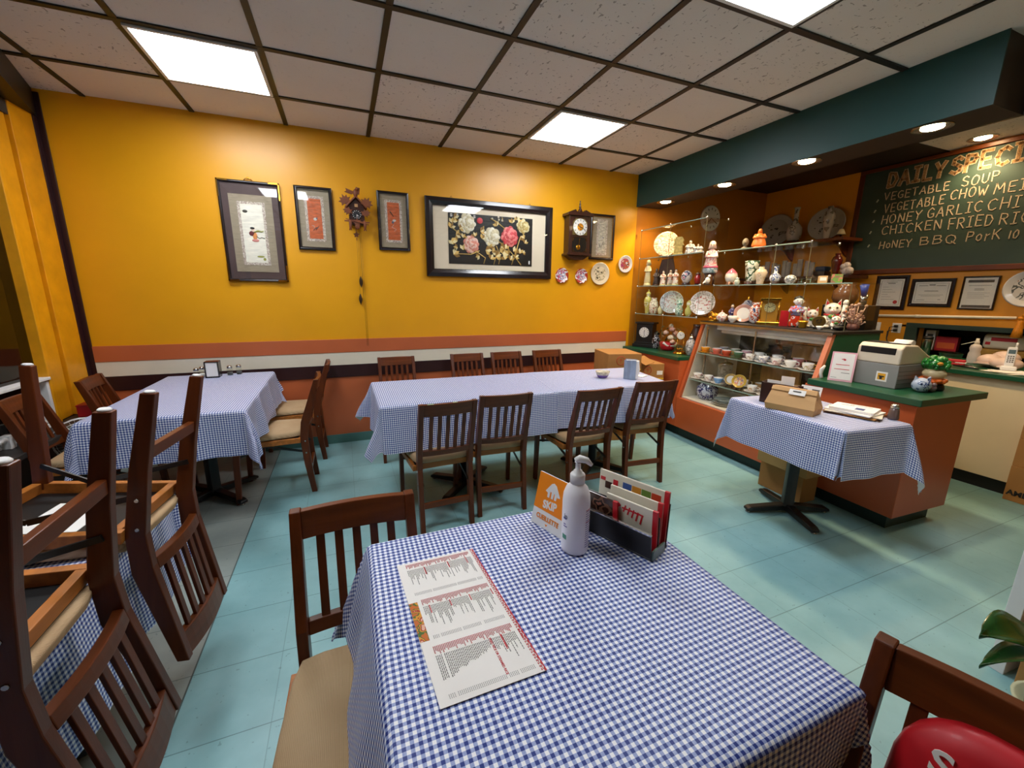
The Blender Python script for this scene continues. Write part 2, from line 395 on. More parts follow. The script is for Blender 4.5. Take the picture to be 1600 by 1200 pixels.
def pot_light(x, y, z, label):
    t = thing('recessed_light', label, 'recessed light', (x, y, z), 0, 'warm recessed spotlights over the counter')
    MB().lathe([(.053, .0), (.07, -.001), (.088, -.006), (.092, -.004), (.092, 0)], n=28).build('trim_ring', M['steel'], t)
    MB().lathe([(.005, -.006), (.035, -.009), (.050, -.004), (.052, 0)], n=20).build('bulb', M['pot'], t)
    l = bpy.data.lights.new('spot', 'SPOT'); l.energy = POT; l.color = (1, .72, .42); l.spot_size = R(125); l.spot_blend = .6; l.shadow_soft_size = .04
    o = bpy.data.objects.new('spot', l); C.objects.link(o); o.parent = t; o.location = (0, 0, -.02)
for (x, y, z), lb in zip(((3.21, 3.661, 2.345), (3.195, 2.917, 2.345), (3.183, 2.204, 2.345), (3.209, 1.518, 2.345), (4.95, 1.99, CZ-.001), (4.80, .95, CZ-.001)),
    ('warm recessed lamp in the soffit next to the yellow wall', 'second warm soffit lamp from the yellow wall', 'third warm soffit lamp from the yellow wall, just left of the chalkboard',
     'warm soffit lamp with the widest ring, nearest the soffit end', 'warm lamp in the pale ceiling patch directly above the chalkboard', 'added unseen warm lamp past the right edge, brightening the kitchen wall')):  # the last lamp is added out of view to brighten the orange wall
    pot_light(x, y, z, lb)

# ---------------------------------------------------------------- counters (one straight run, turned 2.6 degrees)
KX, KY, KR = 3.017, 3.05, -2.57
def kp(x, y, z=0):
    a = R(KR); return (KX+x*math.cos(a)-y*math.sin(a), KY+x*math.sin(a)+y*math.cos(a), z)
def kthing(name, label, cat): return thing(name, label, cat, (KX, KY, 0), KR)
t = kthing('side_cabinet', 'low terracotta counter with green top under the black mantel clock', 'counter')
MB().box(0, .70, .004, .90, .10, .765).build('body', M['counter'], t, bevel=.003)
MB().box(.06, .70, .004, .90, 0, .10).build('toe_kick', M['toe'], t)
MB().box(-.03, .72, .0, .925, .765, .80).build('countertop', M['green'], t, bevel=.004)

t = kthing('display_case', 'terracotta and glass display case full of teacups', 'display case')
L0, L1 = -1.225, 0.0
MB().box(0, .72, L0, L1, .10, .40).build('base_cabinet', M['counter'], t, bevel=.003)
MB().box(.06, .70, L0, L1, 0, .10).build('toe_kick', M['toe'], t)
ch = lambda a, b: [(a, .40), (.02+a+.195, 1.13), (.72, 1.13), (.72, .40)]
def cheek(y0, y1, mi, mats, nm):
    m_ = MB(); Mx = Matrix(((1, 0, 0, 0), (0, 0, 1, 0), (0, 1, 0, 0), (0, 0, 0, 1)))
    m_.prism([(0, .40), (.215, 1.13), (.72, 1.13), (.72, .40)], y1-y0, 0, Mx, y0); return m_.build(nm, mats, t)
a_ = cheek(L1-.035, L1-.002, 0, M['counter'], 'end_panel')
cheek(L0+.006, L0+.04, 0, M['coral'], 'end_panel')
MB().prism([(.03, .402), (.235, 1.12), (.70, 1.12), (.70, .402)], .004, 0, Matrix(((1, 0, 0, 0), (0, 0, 1, 0), (0, 1, 0, 0), (0, 0, 0, 1))), L1-.04).build('white_liner', M['creamtrim'], t)
MB().prism([(.03, .402), (.235, 1.12), (.70, 1.12), (.70, .402)], .004, 0, Matrix(((1, 0, 0, 0), (0, 0, 1, 0), (0, 1, 0, 0), (0, 0, 0, 1))), L0+.04).build('white_liner', M['creamtrim'], t)
tag(MB().prism([(.03, .402), (.245, 1.13), (.72, 1.13), (.72, .402)], .004, 0, Matrix(((1, 0, 0, 0), (0, 0, 1, 0), (0, 1, 0, 0), (0, 0, 0, 1))), L0+.001).build('side_cladding', M['green'], t), 'dark green side cladding')
MB().box(.03, .70, L0+.045, L1-.045, .402, .412).build('deck', M['creamtrim'], t)
for z, x0 in ((.842, .15), (.588, .085)):
    s_ = MB().box(x0, .52, L0+.046, L1-.046, z, z+.008).build('glass_shelf', M['glassgreen'], t)
    MB().box(x0-.003, x0, L0+.046, L1-.046, z-.001, z+.009).build('edge', M['glassedge'], s_)
gl = MB(); d_ = Vector((.195, 0, .72)).normalized(); 
gl.add([(.006, L0+.04, .405), (.006, L1-.036, .405), (.207, L1-.036, 1.128), (.207, L0+.04, 1.128), (.012, L0+.04, .405), (.012, L1-.036, .405), (.213, L1-.036, 1.128), (.213, L0+.04, 1.128)],
       [(0, 3, 2, 1), (4, 5, 6, 7), (0, 1, 5, 4), (2, 3, 7, 6), (0, 4, 7, 3), (1, 2, 6, 5)])
gl.build('front_glass', M['glass'], t)
MB().box(.69, .70, L0+.045, L1-.045, .41, 1.12).build('back_mirror', mat('dim_mirror', '6F6558', .06, .9, var=.5, vs_=3), t)
MB().box(.66, .685, L0+.5, L1-.35, .60, .84).box(.66, .685, L0+.30, L1-.62, .86, .98).build('sliding_door', mat('tan_plywood', 'B98A52', .5, var=.2, stretch=(1, 6, 1)), t)
MB().box(.20, .74, L0-.005, L1+.005, 1.13, 1.15).build('top_slab', M['black'], t, bevel=.003)
MB().box(.196, .204, L0, L1, 1.122, 1.142).build('front_strip', M['steel'], t)
lf = MB().box(.27, .36, L0+.07, L1-.14, 1.075, 1.128).build('lamp_housing', M['white'], t, bevel=.006)
MB().tube([(.285, L0+.10, 1.062), (.285, L1-.20, 1.062)], .016, 12).build('tube', M['porcelain'], lf)
for y in (L1-.10, L1-.62): MB().box(.20, .212, y-.006, y+.006, .42, 1.10).build('shelf_standard', M['steel'], t)

t = kthing('service_counter', 'terracotta counter with dark green top holding the cash register', 'counter')
E0 = -1.86
MB().box(0, .53, E0, L0-.004, .10, .80).build('body', M['counter'], t, bevel=.003)
MB().box(.06, .48, E0+.05, L0-.004, 0, .10).build('toe_kick', M['toe'], t)
MB().box(-.03, .62, E0-.03, L0-.035, .80, .84).build('countertop', M['green'], t, bevel=.004)
for y, z in ((-1.62, .55), (-1.35, .70), (-1.80, .42), (-1.76, .62)):
    sc = MB().lathe([(.004, 0), (.0035, .002)], n=8, M=Matrix.Translation((-.0022, y, z)) @ Matrix.Rotation(R(90), 4, 'Y'))
    sc.build('screw_head', M['steel'], t)

t = thing('back_counter', 'cream kitchen counter with dark green top behind the register', 'counter', (4.32, .2, 0))
MB().box(0, .79, 0, 2.4, .10, .83).build('body', M['cream'], t, bevel=.003)
MB().box(.03, .79, 0, 2.4, 0, .10).build('toe_kick', M['black'], t)
MB().box(-.05, .795, -.02, 2.42, .83, .865).build('countertop', M['green'], t, bevel=.004)

# pass-through hatch in the right wall
struct('trim_13', MB().box(RX-.03, RX+.02, .2, 2.29, 1.11, 1.152).box(RX-.03, RX+.02, 2.2, 2.29, .866, 1.11), mat('dull_green_frame', '22382C', .5), .003)
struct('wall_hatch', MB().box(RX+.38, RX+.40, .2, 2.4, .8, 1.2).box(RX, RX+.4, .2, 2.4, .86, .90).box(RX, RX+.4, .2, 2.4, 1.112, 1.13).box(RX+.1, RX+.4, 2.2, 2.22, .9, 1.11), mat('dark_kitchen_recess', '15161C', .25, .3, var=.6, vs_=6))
# ---------------------------------------------------------------- chairs
YZ = lambda x: Matrix(((0, 0, 1, x), (1, 0, 0, 0), (0, 1, 0, 0), (0, 0, 0, 1)))    # xy drawing -> yz plane at x
def back_y(z): return -.185 if z < .40 else -.185-(z-.40)/.41*.105
def make_chair(label, group):
    t = thing('dining_chair', label, 'chair', group=group)
    hd = .021
    prof = [(-.215-hd*.8, 0), (-.215+hd*.8, 0), (-.19+hd, .22), (-.178+hd, .40), (-.192+hd, .52), (-.29+hd*.75, .81), (-.29-hd*.75, .81), (-.20-hd, .50), (-.185-hd, .40), (-.192-hd, .22)]
    for s in (-1, 1):
        l = MB().prism(prof, .028, 0, YZ(s*.151-.014)).build('leg', M['wood'], t, bevel=.003)
        MB().lathe([(.010, -.006), (.013, -.003), (.013, .0)], (s*.151, -.215, 0), 12).build('foot_cap', M['white'], l)
        for z in (.30, .385): MB().lathe([(.006, 0), (.005, .002)], n=8, M=Matrix.Translation((s*.1652, back_y(z) - .002, z)) @ Matrix.Rotation(R(90*s), 4, 'Y')).build('bolt', M['steel'], l)
        l = MB().prism([(.222, 0), (.252, 0), (.236, .405), (.194, .405)], .026, 0, YZ(s*.186-.013)).build('leg', M['wood'], t, bevel=.003)
        MB().lathe([(.010, -.006), (.013, -.003), (.013, .0)], (s*.186, .237, 0), 12).build('foot_cap', M['white'], l)
    f = MB()
    for s in (-1, 1): f.bar((s*.172, -.16, .398), (s*.186, .235, .398), .024, .034)
    f.bar((-.18, .225, .398), (.18, .225, .398), .024, .034).bar((-.16, -.14, .398), (.16, -.14, .398), .022, .034)
    sf = f.build('seat_frame', M['rawwood'], t, bevel=.002)
    MB().box(-.09, .10, -.02, .12, .4135, .4145).build('care_sheet', M['paper'], sf)
    MB().box(-.17, .17, -.15, .225, .415, .417).build('webbing', M['black'], sf)
    # cushion
    pl = [(-.172, -.165), (-.155, -.172), (.155, -.172), (.172, -.165), (.205, .22), (.190, .252), (.10, .262), (-.10, .262), (-.190, .252), (-.205, .22)]
    cu = MB(); k = len(pl); rings = [(.99, .417), (1.0, .424), (1.0, .440), (.975, .454), (.90, .462), (.6, .466)]
    vs = [(x*sc_, (y-.04)*sc_+.04, z) for sc_, z in rings for x, y in pl]
    fs = [list(range(k))[::-1], list(range((len(rings)-1)*k, len(rings)*k))]+[(i*k+j, i*k+(j+1) % k, (i+1)*k+(j+1) % k, (i+1)*k+j) for i in range(len(rings)-1) for j in range(k)]
    cu.add(vs, fs, 0, True); co = cu.build('seat', M['seat'], t)
    sd = co.modifiers.new('sub', 'SUBSURF'); sd.levels = 1; sd.render_levels = 1
    def rail(z0, z1, th, bow, nm):
        m_ = MB(); n_ = 8; A = []
        for i in range(n_+1):
            x = -.137+.274*i/n_; q = -bow*(1-(x/.137)**2)
            for z in (z0, z1):
                for d in (-th/2, th/2): A.append((x, back_y(z)+q+d, z))
        F = [(0, 1, 3, 2), (4*n_, 4*n_+2, 4*n_+3, 4*n_+1)]
        for i in range(n_):
            o = 4*i; F += [(o, o+2, o+6, o+4), (o+1, o+5, o+7, o+3), (o, o+4, o+5, o+1), (o+2, o+3, o+7, o+6)]
        return m_.add(A, F).build(nm, M['woodh'], t, bevel=.002)
    rail(.735, .808, .022, .014, 'top_rail'); rail(.485, .520, .022, .012, 'lower_rail')
    for i in range(5):
        x = -.094+.047*i; q = -.013*(1-(x/.137)**2)
        MB().bar((x, back_y(.51)+q, .51), (x, back_y(.745)+q, .745), .022, .010, 0, (0, 1, 0)).build('slat', M['wood'], t, bevel=.0015)
    MB().box(-.14, .14, -.212, -.194, .155, .190).build('stretcher', M['woodh'], t, bevel=.002)
    for s in (-1, 1): MB().bar((s*.134, .06, .366), (s*.134, -.195, .295), .006, .016).bar((s*.134, .06, .366), (s*.170, .21, .32), .006, .014).build('folding_brace', M['blackmetal'], t)
    return t
c0 = make_chair('brown slat-back chair with tape bits on its back, leftmost along the long table aisle side', 'chairs on the near side of the long table')
c0.location = (.478, 2.415, 0); c0.rotation_euler = (0, 0, R(3))
tp = [MB().bar((-.12, -.2985, .809), (-.085, -.300, .809), .012, .002), MB().bar((.02, -.303, .809), (.045, -.303, .809), .012, .002)]
base_parts = list(c0.children)
def chair(x, y, rot, label, group, mx=None):
    c = c0.copy(); C.objects.link(c)
    for ch in base_parts: copy_tree(ch, c)
    c['label'] = label; c['group'] = group
    if mx is None: c.location = (x, y, 0); c.rotation_euler = (0, 0, R(rot))
    else: c.matrix_world = mx
    return c
for q in tp: q.build('tape_scrap', mat('pale_green_tape', 'B8C9A0', .6), c0)
G1 = 'chairs on the near side of the long table'
chair(.872, 2.475, -3, 'brown slat-back chair touching the left-end chair, second along the near side of the long table', G1)
chair(1.462, 2.40, 1, 'brown slat-back chair behind the sanitizer bottle, third along the long table', G1)
chair(2.005, 2.475, -5, 'brown slat-back chair at the counter end of the long table, near side', G1)
G2 = 'chairs along the yellow wall'
for x, lb in ((.415, 'chair against the wall below the cuckoo clock weights, alone at the long table far side'), (1.09, 'chair against the wall, left one of the close pair behind the long table'),
              (1.505, 'chair against the wall, right one of the close pair behind the long table'), (1.97, 'chair against the wall nearest the cardboard boxes behind the long table')):
    chair(x, 3.585, 180, lb, G2)
G3 = 'chairs at the table in the corner'
chair(-.500, 3.165, 90, 'beige-seated chair pulled to the aisle side of the corner table, nearer one', G3)
chair(-.452, 3.765, 90, 'beige-seated chair on the aisle side of the corner table, next to the wall', G3)
chair(-1.345, 3.60, -86, 'slat-back chair between the yellow window jamb and the corner table', G3)
chair(-1.43, 3.07, -88, 'slat-back chair by the window sill at the left edge, partly hidden by upturned legs', G3)
chair(-.012, .865, 180, 'brown chair drawn up to the left corner of the foreground table', 'chairs at the foreground table')
chair(.586, .097, 102.7, 'brown chair in the bottom right corner with the red cushion against its back', 'chairs at the foreground table')
FL = Matrix(((0, -1, 0, 0), (-1, 0, 0, 0), (0, 0, -1, 0), (0, 0, 0, 1)))
def flipped(x, y, z, ty, tx, label, rz=0):
    chair(0, 0, 0, label, 'chairs turned upside down on the front left table', Matrix.Translation((x, y, z)) @ Matrix.Rotation(R(rz), 4, 'Z') @ Matrix.Rotation(R(ty), 4, 'Y') @ Matrix.Rotation(R(tx), 4, 'X') @ FL)
flipped(-.718, .985, 1.147, 4.5, 0, 'upside-down chair on the front left table, nearest the camera, cut by the left edge')
flipped(-.700, 1.515, 1.140, 6.5, -2.5, 'upside-down chair on the front left table, farther of the two, legs in the air', -4.5)

# ---------------------------------------------------------------- tables and cloths
def table(cx, cy, w_, d_, z, rot, label, spread=.27, turn=45, off=(0, 0)):
    t = thing('pedestal_table', label, 'table', (cx, cy, 0), rot, 'pedestal dining tables')
    MB().box(-w_/2, w_/2, -d_/2, d_/2, z-.03, z).build('tabletop', M['darkwood'], t, bevel=.004)
    MB().lathe([(.05, .05), (.042, .07), (.042, z-.05), (.06, z-.031)], off+(0,), n=4).build('column', M['blackmetal'], t, bevel=.004)
    for a in (turn, turn+90, turn+180, turn+270):
        ca, sa = math.cos(R(a)), math.sin(R(a))
        l = MB().prism([(0, .02), (spread*.9, .012), (spread, .014), (spread, .03), (spread*.92, .042), (.05, .062), (0, .062)], .05, 0, Matrix.Translation(off+(0,)) @ Matrix.Rotation(R(a), 4, 'Z') @ Matrix(((1, 0, 0, 0), (0, 0, 1, -.025), (0, 1, 0, 0), (0, 0, 0, 1)))).build('leg', M['blackmetal'], t, bevel=.006)
        MB().lathe([(.014, 0), (.016, .006), (.008, .013)], (off[0]+spread*.93*ca, off[1]+spread*.93*sa, 0), 10).build('glide', M['steel'], l)
    return t

def cloth(q, z, drops, label, seed=0, flare=.10, wave=.010, cor=((.42, 1),)*4, sides=(0, 0, 0, 0)):
    """q: four top corners ccw; drops: overhang below each edge q0q1, q1q2, q2q3, q3q0"""
    q = [Vector((a, b, 0)) for a, b in q]; rnd = random.Random(seed); ph = [rnd.uniform(0, 6) for _ in range(8)]
    W_ = ((q[1]-q[0]).length+(q[2]-q[3]).length)/2; H_ = ((q[3]-q[0]).length+(q[2]-q[1]).length)/2
    def axis(L_, d0, d1, st=.014):
        a = []
        if d0: k = max(4, int(d0/st)); a += [-d0+d0*i/k for i in range(k)]
        k = max(10, int(L_/.03)); a += [L_*i/k for i in range(k+1)]
        if d1: k = max(4, int(d1/st)); a += [L_+d1*(i+1)/k for i in range(k)]
        return a
    U = axis(W_, drops[3], drops[1]); V = axis(H_, drops[0], drops[2])
    ex = (q[1]-q[0]).normalized(); ey = (q[3]-q[0]).normalized(); m_ = MB(); m_.uv = []; RR = .012
    for v in V:
        for u in U:
            cu, cv = min(max(u, 0), W_), min(max(v, 0), H_); s, t_ = cu/W_, cv/H_
            p = q[0]*(1-s)*(1-t_)+q[1]*s*(1-t_)+q[2]*s*t_+q[3]*(1-s)*t_
            du, dv = u-cu, v-cv; r = math.hypot(du, dv); pz = z
            if r > 1e-6:
                dirv = (ex*du+ey*dv)/r; th = math.atan2(abs(dv), abs(du)); cf_ = math.sin(2*th)
                along = v if abs(du) > abs(dv) else u
                side = 0 if abs(du) > abs(dv) else 1
                wv = wave*(math.sin(along*17+ph[side])+.6*math.sin(along*31+ph[2+side]))*min(1, r/.18)
                ck = cor[(0 if dv < 0 else 3) if du < 0 else (1 if dv < 0 else 2)] if cf_ > 0 else (0, 1); fs_ = flare+sides[(3 if du < 0 else 1) if abs(du) > abs(dv) else (0 if dv < 0 else 2)]; sl = fs_*(1-cf_)+ck[0]*cf_**1.3
                if cf_ > .02: wv += r*.10*math.sin(6*th+ph[4])*cf_
                r *= 1-(1-ck[1])*cf_
                if r < RR*1.57: a_ = r/RR; out = RR*math.sin(a_)*.9; pz = z-RR*(1-math.cos(a_))
                else:
                    rr_ = r-RR*.57; h_ = rr_*sl; out = RR*.9+h_*.8+wv; pz = z-math.sqrt(max(rr_**2-(h_*.8)**2, 0))
                p = p+dirv*out
            m_.v.append((p.x, p.y, pz)); m_.uv.append((u+.003, v+.002))
    k = len(U)
    for j in range(len(V)-1):
        for i in range(k-1): m_.f.append([j*k+i, j*k+i+1, (j+1)*k+i+1, (j+1)*k+i]); m_.m.append(0); m_.sm.append(True)
    o = m_.build('tablecloth', M['gingham']); tag(o, label, 'tablecloth', 'blue and white checked tablecloths')
    return o
table(.39, .655, .74, .72, .745, 0, 'foreground table under the cloth with the menu card and sanitizer bottle')
cloth([(.022, .297), (.755, .297), (.755, 1.012), (.022, 1.012)], .750, (.27, .27, .27, .27), 'checked cloth on the foreground table carrying the menu and sanitizer bottle', 1, flare=.03, wave=.007, cor=((.3, .9), (.02, .74), (.2, .8), (.42, 1.05)), sides=(0, 0, .05, .27))
table(.75, 2.72, 1.18, .66, .745, 0, 'black pedestal table under the left half of the long cloth', .30)
table(1.81, 2.675, .86, .58, .745, -4, 'black pedestal table under the right half of the long cloth, with the glass bowl', .27)
cloth([(.155, 2.375), (1.285, 2.365), (1.40, 3.045), (.152, 3.08)], .750, (.29, 0, .27, .28), 'left checked cloth of the long table', 2, cor=((.42, .82), (.1, 1), (.1, 1), (.5, .9)))
cloth([(1.270, 2.366), (2.215, 2.325), (2.33, 2.965), (1.385, 3.042)], .752, (.27, .25, .25, 0), 'right checked cloth of the long table with bowl and blue napkin holder', 3, cor=((.1, 1), (.12, .78), (.2, .8), (.1, 1)))
table(-.915, 3.17, .68, 1.18, .745, 0, 'black pedestal table in the back left corner', .30)
cloth([(-1.262, 2.575), (-.553, 2.56), (-.575, 3.78), (-1.275, 3.80)], .750, (.26, .26, .14, .24), 'checked cloth on the corner table with the napkin holder and glass shakers', 4, .08, .016)
table(-1.03, 1.20, .68, 1.16, .682, 0, 'table carrying the two upside-down chairs', .30)
cloth([(-1.385, .60), (-.675, .60), (-.675, 1.80), (-1.385, 1.80)], .688, (.35, .36, .32, .30), 'checked cloth under the two upside-down chairs', 5, cor=((.4, 1), (.3, .9), (.26, .86), (.4, 1)))
t5 = table(2.585, 1.535, .44, .64, .733, 6, 'small black pedestal table beside the counter with a brown paper bag on it', .27, 62, (.045, .07))
t5.location = (2.575, 1.52, 0)
cloth([(2.285, 1.175), (2.735, 1.125), (2.825, 1.80), (2.335, 1.875)], .738, (.275, .25, .22, .275), 'checked cloth on the small table beside the counter', 6, .05, .006, ((.06, .74), (.40, 1.12), (.1, .8), (.30, 1.08)))
# ---------------------------------------------------------------- things hung on the yellow wall (local x right, z up, facing -y)
def ring_frame(mb, w_, h_, b, d, mi=0, y0=0, prof=True):
    """mitred frame standing in xz, z from 0 to h, front at y=-d"""
    x, i = w_/2, w_/2-b
    o_ = [(-x, 0), (x, 0), (x, h_), (-x, h_)]; n_ = [(-i, b), (i, b), (i, h_-b), (-i, h_-b)]
    m_ = [((o_[k][0]+n_[k][0])/2, (o_[k][1]+n_[k][1])/2) for k in range(4)]
    vs = [(a, y0, c) for a, c in o_]+[(a, y0-d*.8, c) for a, c in o_]+[(a, y0-d, c) for a, c in m_]+[(a, y0-d*.62, c) for a, c in n_]+[(a, y0, c) for a, c in n_]
    fs = []
    for r in range(4):
        for k in range(4): fs.append((r*4+k, r*4+(k+1) % 4, (r+1)*4+(k+1) % 4, (r+1)*4+k))
    for k in range(4): fs.append((16+k, 16+(k+1) % 4, (k+1) % 4, k))
    return mb.add(vs, fs, mi)
def sheet(w_, h_, z0, y, th=.002, cx=0): return MB().box(cx-w_/2, cx+w_/2, y-th, y, z0, z0+h_)
M['brocade'] = mat('grey_beige_brocade', 'A0917A', .6, var=.2, vs_=20, stretch=(1, 1, 12), bump=.4, bs=60, bstretch=(1, 1, 6))
M['silk'] = mat('wrinkled_ivory_silk', 'F2ECDC', .5, var=.14, vs_=14, stretch=(1.2, 1, 5), bump=.6, bs=30, bstretch=(1, 1, 5))
M['orangesilk'] = mat('wrinkled_orange_silk', 'CC6638', .5, var=.35, vs_=16, stretch=(1.4, 1, 6), bump=.7, bs=34, bstretch=(1, 1, 5))
M['greysilk'] = mat('wrinkled_grey_silk', 'CFC6B4', .5, var=.5, vs_=14, stretch=(2, 1, 6), bump=.6, bs=34)
M['plum'] = mat('plum_mount_board', '54403F', .6)
M['border'] = china('embroidered_border', ('D9CDBE', '8A6A5E', 'D9CDBE', '6E5A54'), 120, .6)
M['thread'] = mat('dark_thread', '3E3A30', .6)
def poly_leaf(n=7, r=1.0):
    pts = []
    for k in range(n*2):
        a = math.pi/2+2*math.pi*k/(n*2); q = r*(1 if k % 2 == 0 else .55); pts.append((q*math.cos(a), q*math.sin(a)))
    return pts
def embroidery(label, cx, z0, w_, h_, kind):
    t = thing('framed_embroidery', label, 'framed picture', (cx, WY, z0), 0, 'framed silk embroideries on the yellow wall')
    if kind == 'big':
        ring_frame(MB(), w_, h_, .020, .028).build('frame', M['blackframe'], t, bevel=.002)
        m_ = MB()
        for sx in (-1, 1):
            for z in (0, h_):
                s_ = 1 if z == 0 else -1; x = sx*w_/2
                m_.box(min(x, x-sx*.075), max(x, x-sx*.075), -.031, -.026, min(z, z+s_*.012), max(z, z+s_*.012)).box(min(x, x-sx*.009), max(x, x-sx*.009), -.031, -.026, min(z, z+s_*.13), max(z, z+s_*.13))
        for q, (sx, z) in enumerate(((-1, 0), (-1, 1), (1, 0), (1, 1))):
            c_ = MB(); x = sx*w_/2; s_ = 1-2*z; zz = z*h_
            c_.box(min(x, x-sx*.075), max(x, x-sx*.075), -.031, -.026, min(zz, zz+s_*.012), max(zz, zz+s_*.012)).box(min(x, x-sx*.009), max(x, x-sx*.009), -.031, -.026, min(zz, zz+s_*.13), max(zz, zz+s_*.13))
            tag(c_.build('corner_mount', M['brass'], t), 'gold corner mount')
        sheet(w_-.03, h_-.03, .015, -.006).build('mount', M['plum'], t)
        sheet(.295, .585, .075, -.009, .003).build('brocade_border', M['brocade'], t)
        sheet(.190, .48, .128, -.0125, .002).build('stitched_edge', M['border'], t)
        sheet(.150, .44, .148, -.015, .002).build('silk_panel', M['silk'], t)
        e = MB()
        e.ball((-.005, -.0165, .392), (.013, .002, .016), 10, 0); e.ball((-.008, -.018, .411), (.016, .003, .009), 10, 1)
        e.ball((-.014, -.0165, .370), (.022, .003, .02), 10, 2); e.ball((.005, -.0165, .352), (.017, .003, .03), 10, 3); e.ball((.006, -.0165, .318), (.027, .003, .012), 10, 4)
        e.tube([(-.0, -.017, .38), (.03, -.017, .392), (.055, -.017, .386), (.07, -.017, .395)], [.004, .007, .005, .002], 6, 5)
        e.tube([(.015, -.017, .35), (.035, -.017, .335), (.05, -.017, .343), (.072, -.017, .335)], .003, 6, 6)
        e.ball((-.045, -.0165, .535), (.02, .002, .012), 8, 6); e.ball((.03, -.0165, .195), (.03, .002, .008), 8, 5); e.ball((.055, -.0165, .175), (.012, .002, .012), 8, 5)
        e.build('stitched_figure', [M['skin'], M['hair'], mat('maroon_thread', '6A2326', .6), mat('apricot_thread', 'D88C4A', .6), mat('pink_thread', 'D68A80', .6), mat('olive_thread', '9A9A4A', .6), M['thread']], t)
        h = MB().tube([(-.03, -.012, h_+.003), (-.012, -.012, h_+.02), (.012, -.012, h_+.02), (.03, -.012, h_+.003)], .003, 6).ball((0, -.01, h_+.024), .007, 8)
        h.build('hanger', M['brass'], t)
    else:
        ring_frame(MB(), w_, h_, .026, .028).build('frame', M['blackframe'], t, bevel=.002)
        m2 = MB(); ring_frame(m2, w_-.040, h_-.040, .007, .022)
        for i, v in enumerate(m2.v): m2.v[i] = (v[0], v[1]-.004, v[2]+.020)
        m2.build('inner_edge', M['steel'] if kind != 'grey' else M['brass'], t)
        sheet(w_-.05, h_-.05, .025, -.008).build('brocade_border', M['brocade'], t)
        pw_, ph_ = (.125, .335) if kind != 'grey' else (.115, .35); z = (h_-ph_)/2
        sheet(pw_+.02, ph_+.02, z-.01, -.0105, .002).build('stitched_edge', M['border'], t)
        sheet(pw_-.022, ph_-.022, z+.011, -.013, .002).build('silk_panel', M['orangesilk'] if kind != 'grey' else M['greysilk'], t)
        rnd = random.Random(len(label)); e = MB()
        if kind == 'crane':
            e.tube([(-.03, -.0145, z+.25), (0, -.0145, z+.21)], [.005, .003], 6, 1)
            e.ball((.004, -.0145, z+.175), (.018, .002, .010), 8, 0).ball((-.008, -.0145, z+.16), (.012, .002, .012), 8, 2)
            e.tube([(0, -.0145, z+.14), (-.02, -.0145, z+.12), (.02, -.0145, z+.10), (0, -.0145, z+.085)], .002, 6, 0)
        else:
            e.ball((0, -.0145, z+.165), (.015, .002, .013), 8, 0).ball((.012, -.0145, z+.172), (.008, .002, .008), 8, 2)
            for k in range(5): e.tube([(rnd.uniform(-.03, .03), -.0145, z+rnd.uniform(.05, .13)), (rnd.uniform(-.03, .03), -.0145, z+rnd.uniform(.05, .13))], .0022, 6, k % 3)
        e.build('stitched_birds', [mat('pale_thread', 'D8D0C8', .6), M['thread'], mat('slate_thread', '5C6478', .6)], t)
    MB().box(-w_/2+.02, w_/2-.02, -.020, -.0185, .02, h_-.02).build('glass', M['glass'], t)
embroidery('tall framed ivory silk embroidery of a dancer with gold frame corners', -.622, 1.468, .424, .760, 'big')
embroidery('small framed orange silk embroidery left of the cuckoo clock', -.168, 1.733, .282, .498, 'red')
embroidery('small framed orange silk embroidery right of the cuckoo clock, with a dark bird', .467, 1.760, .272, .492, 'crane')
embroidery('small framed pale grey silk embroidery right of the pendulum wall clock', 2.657, 1.763, .306, .468, 'grey')

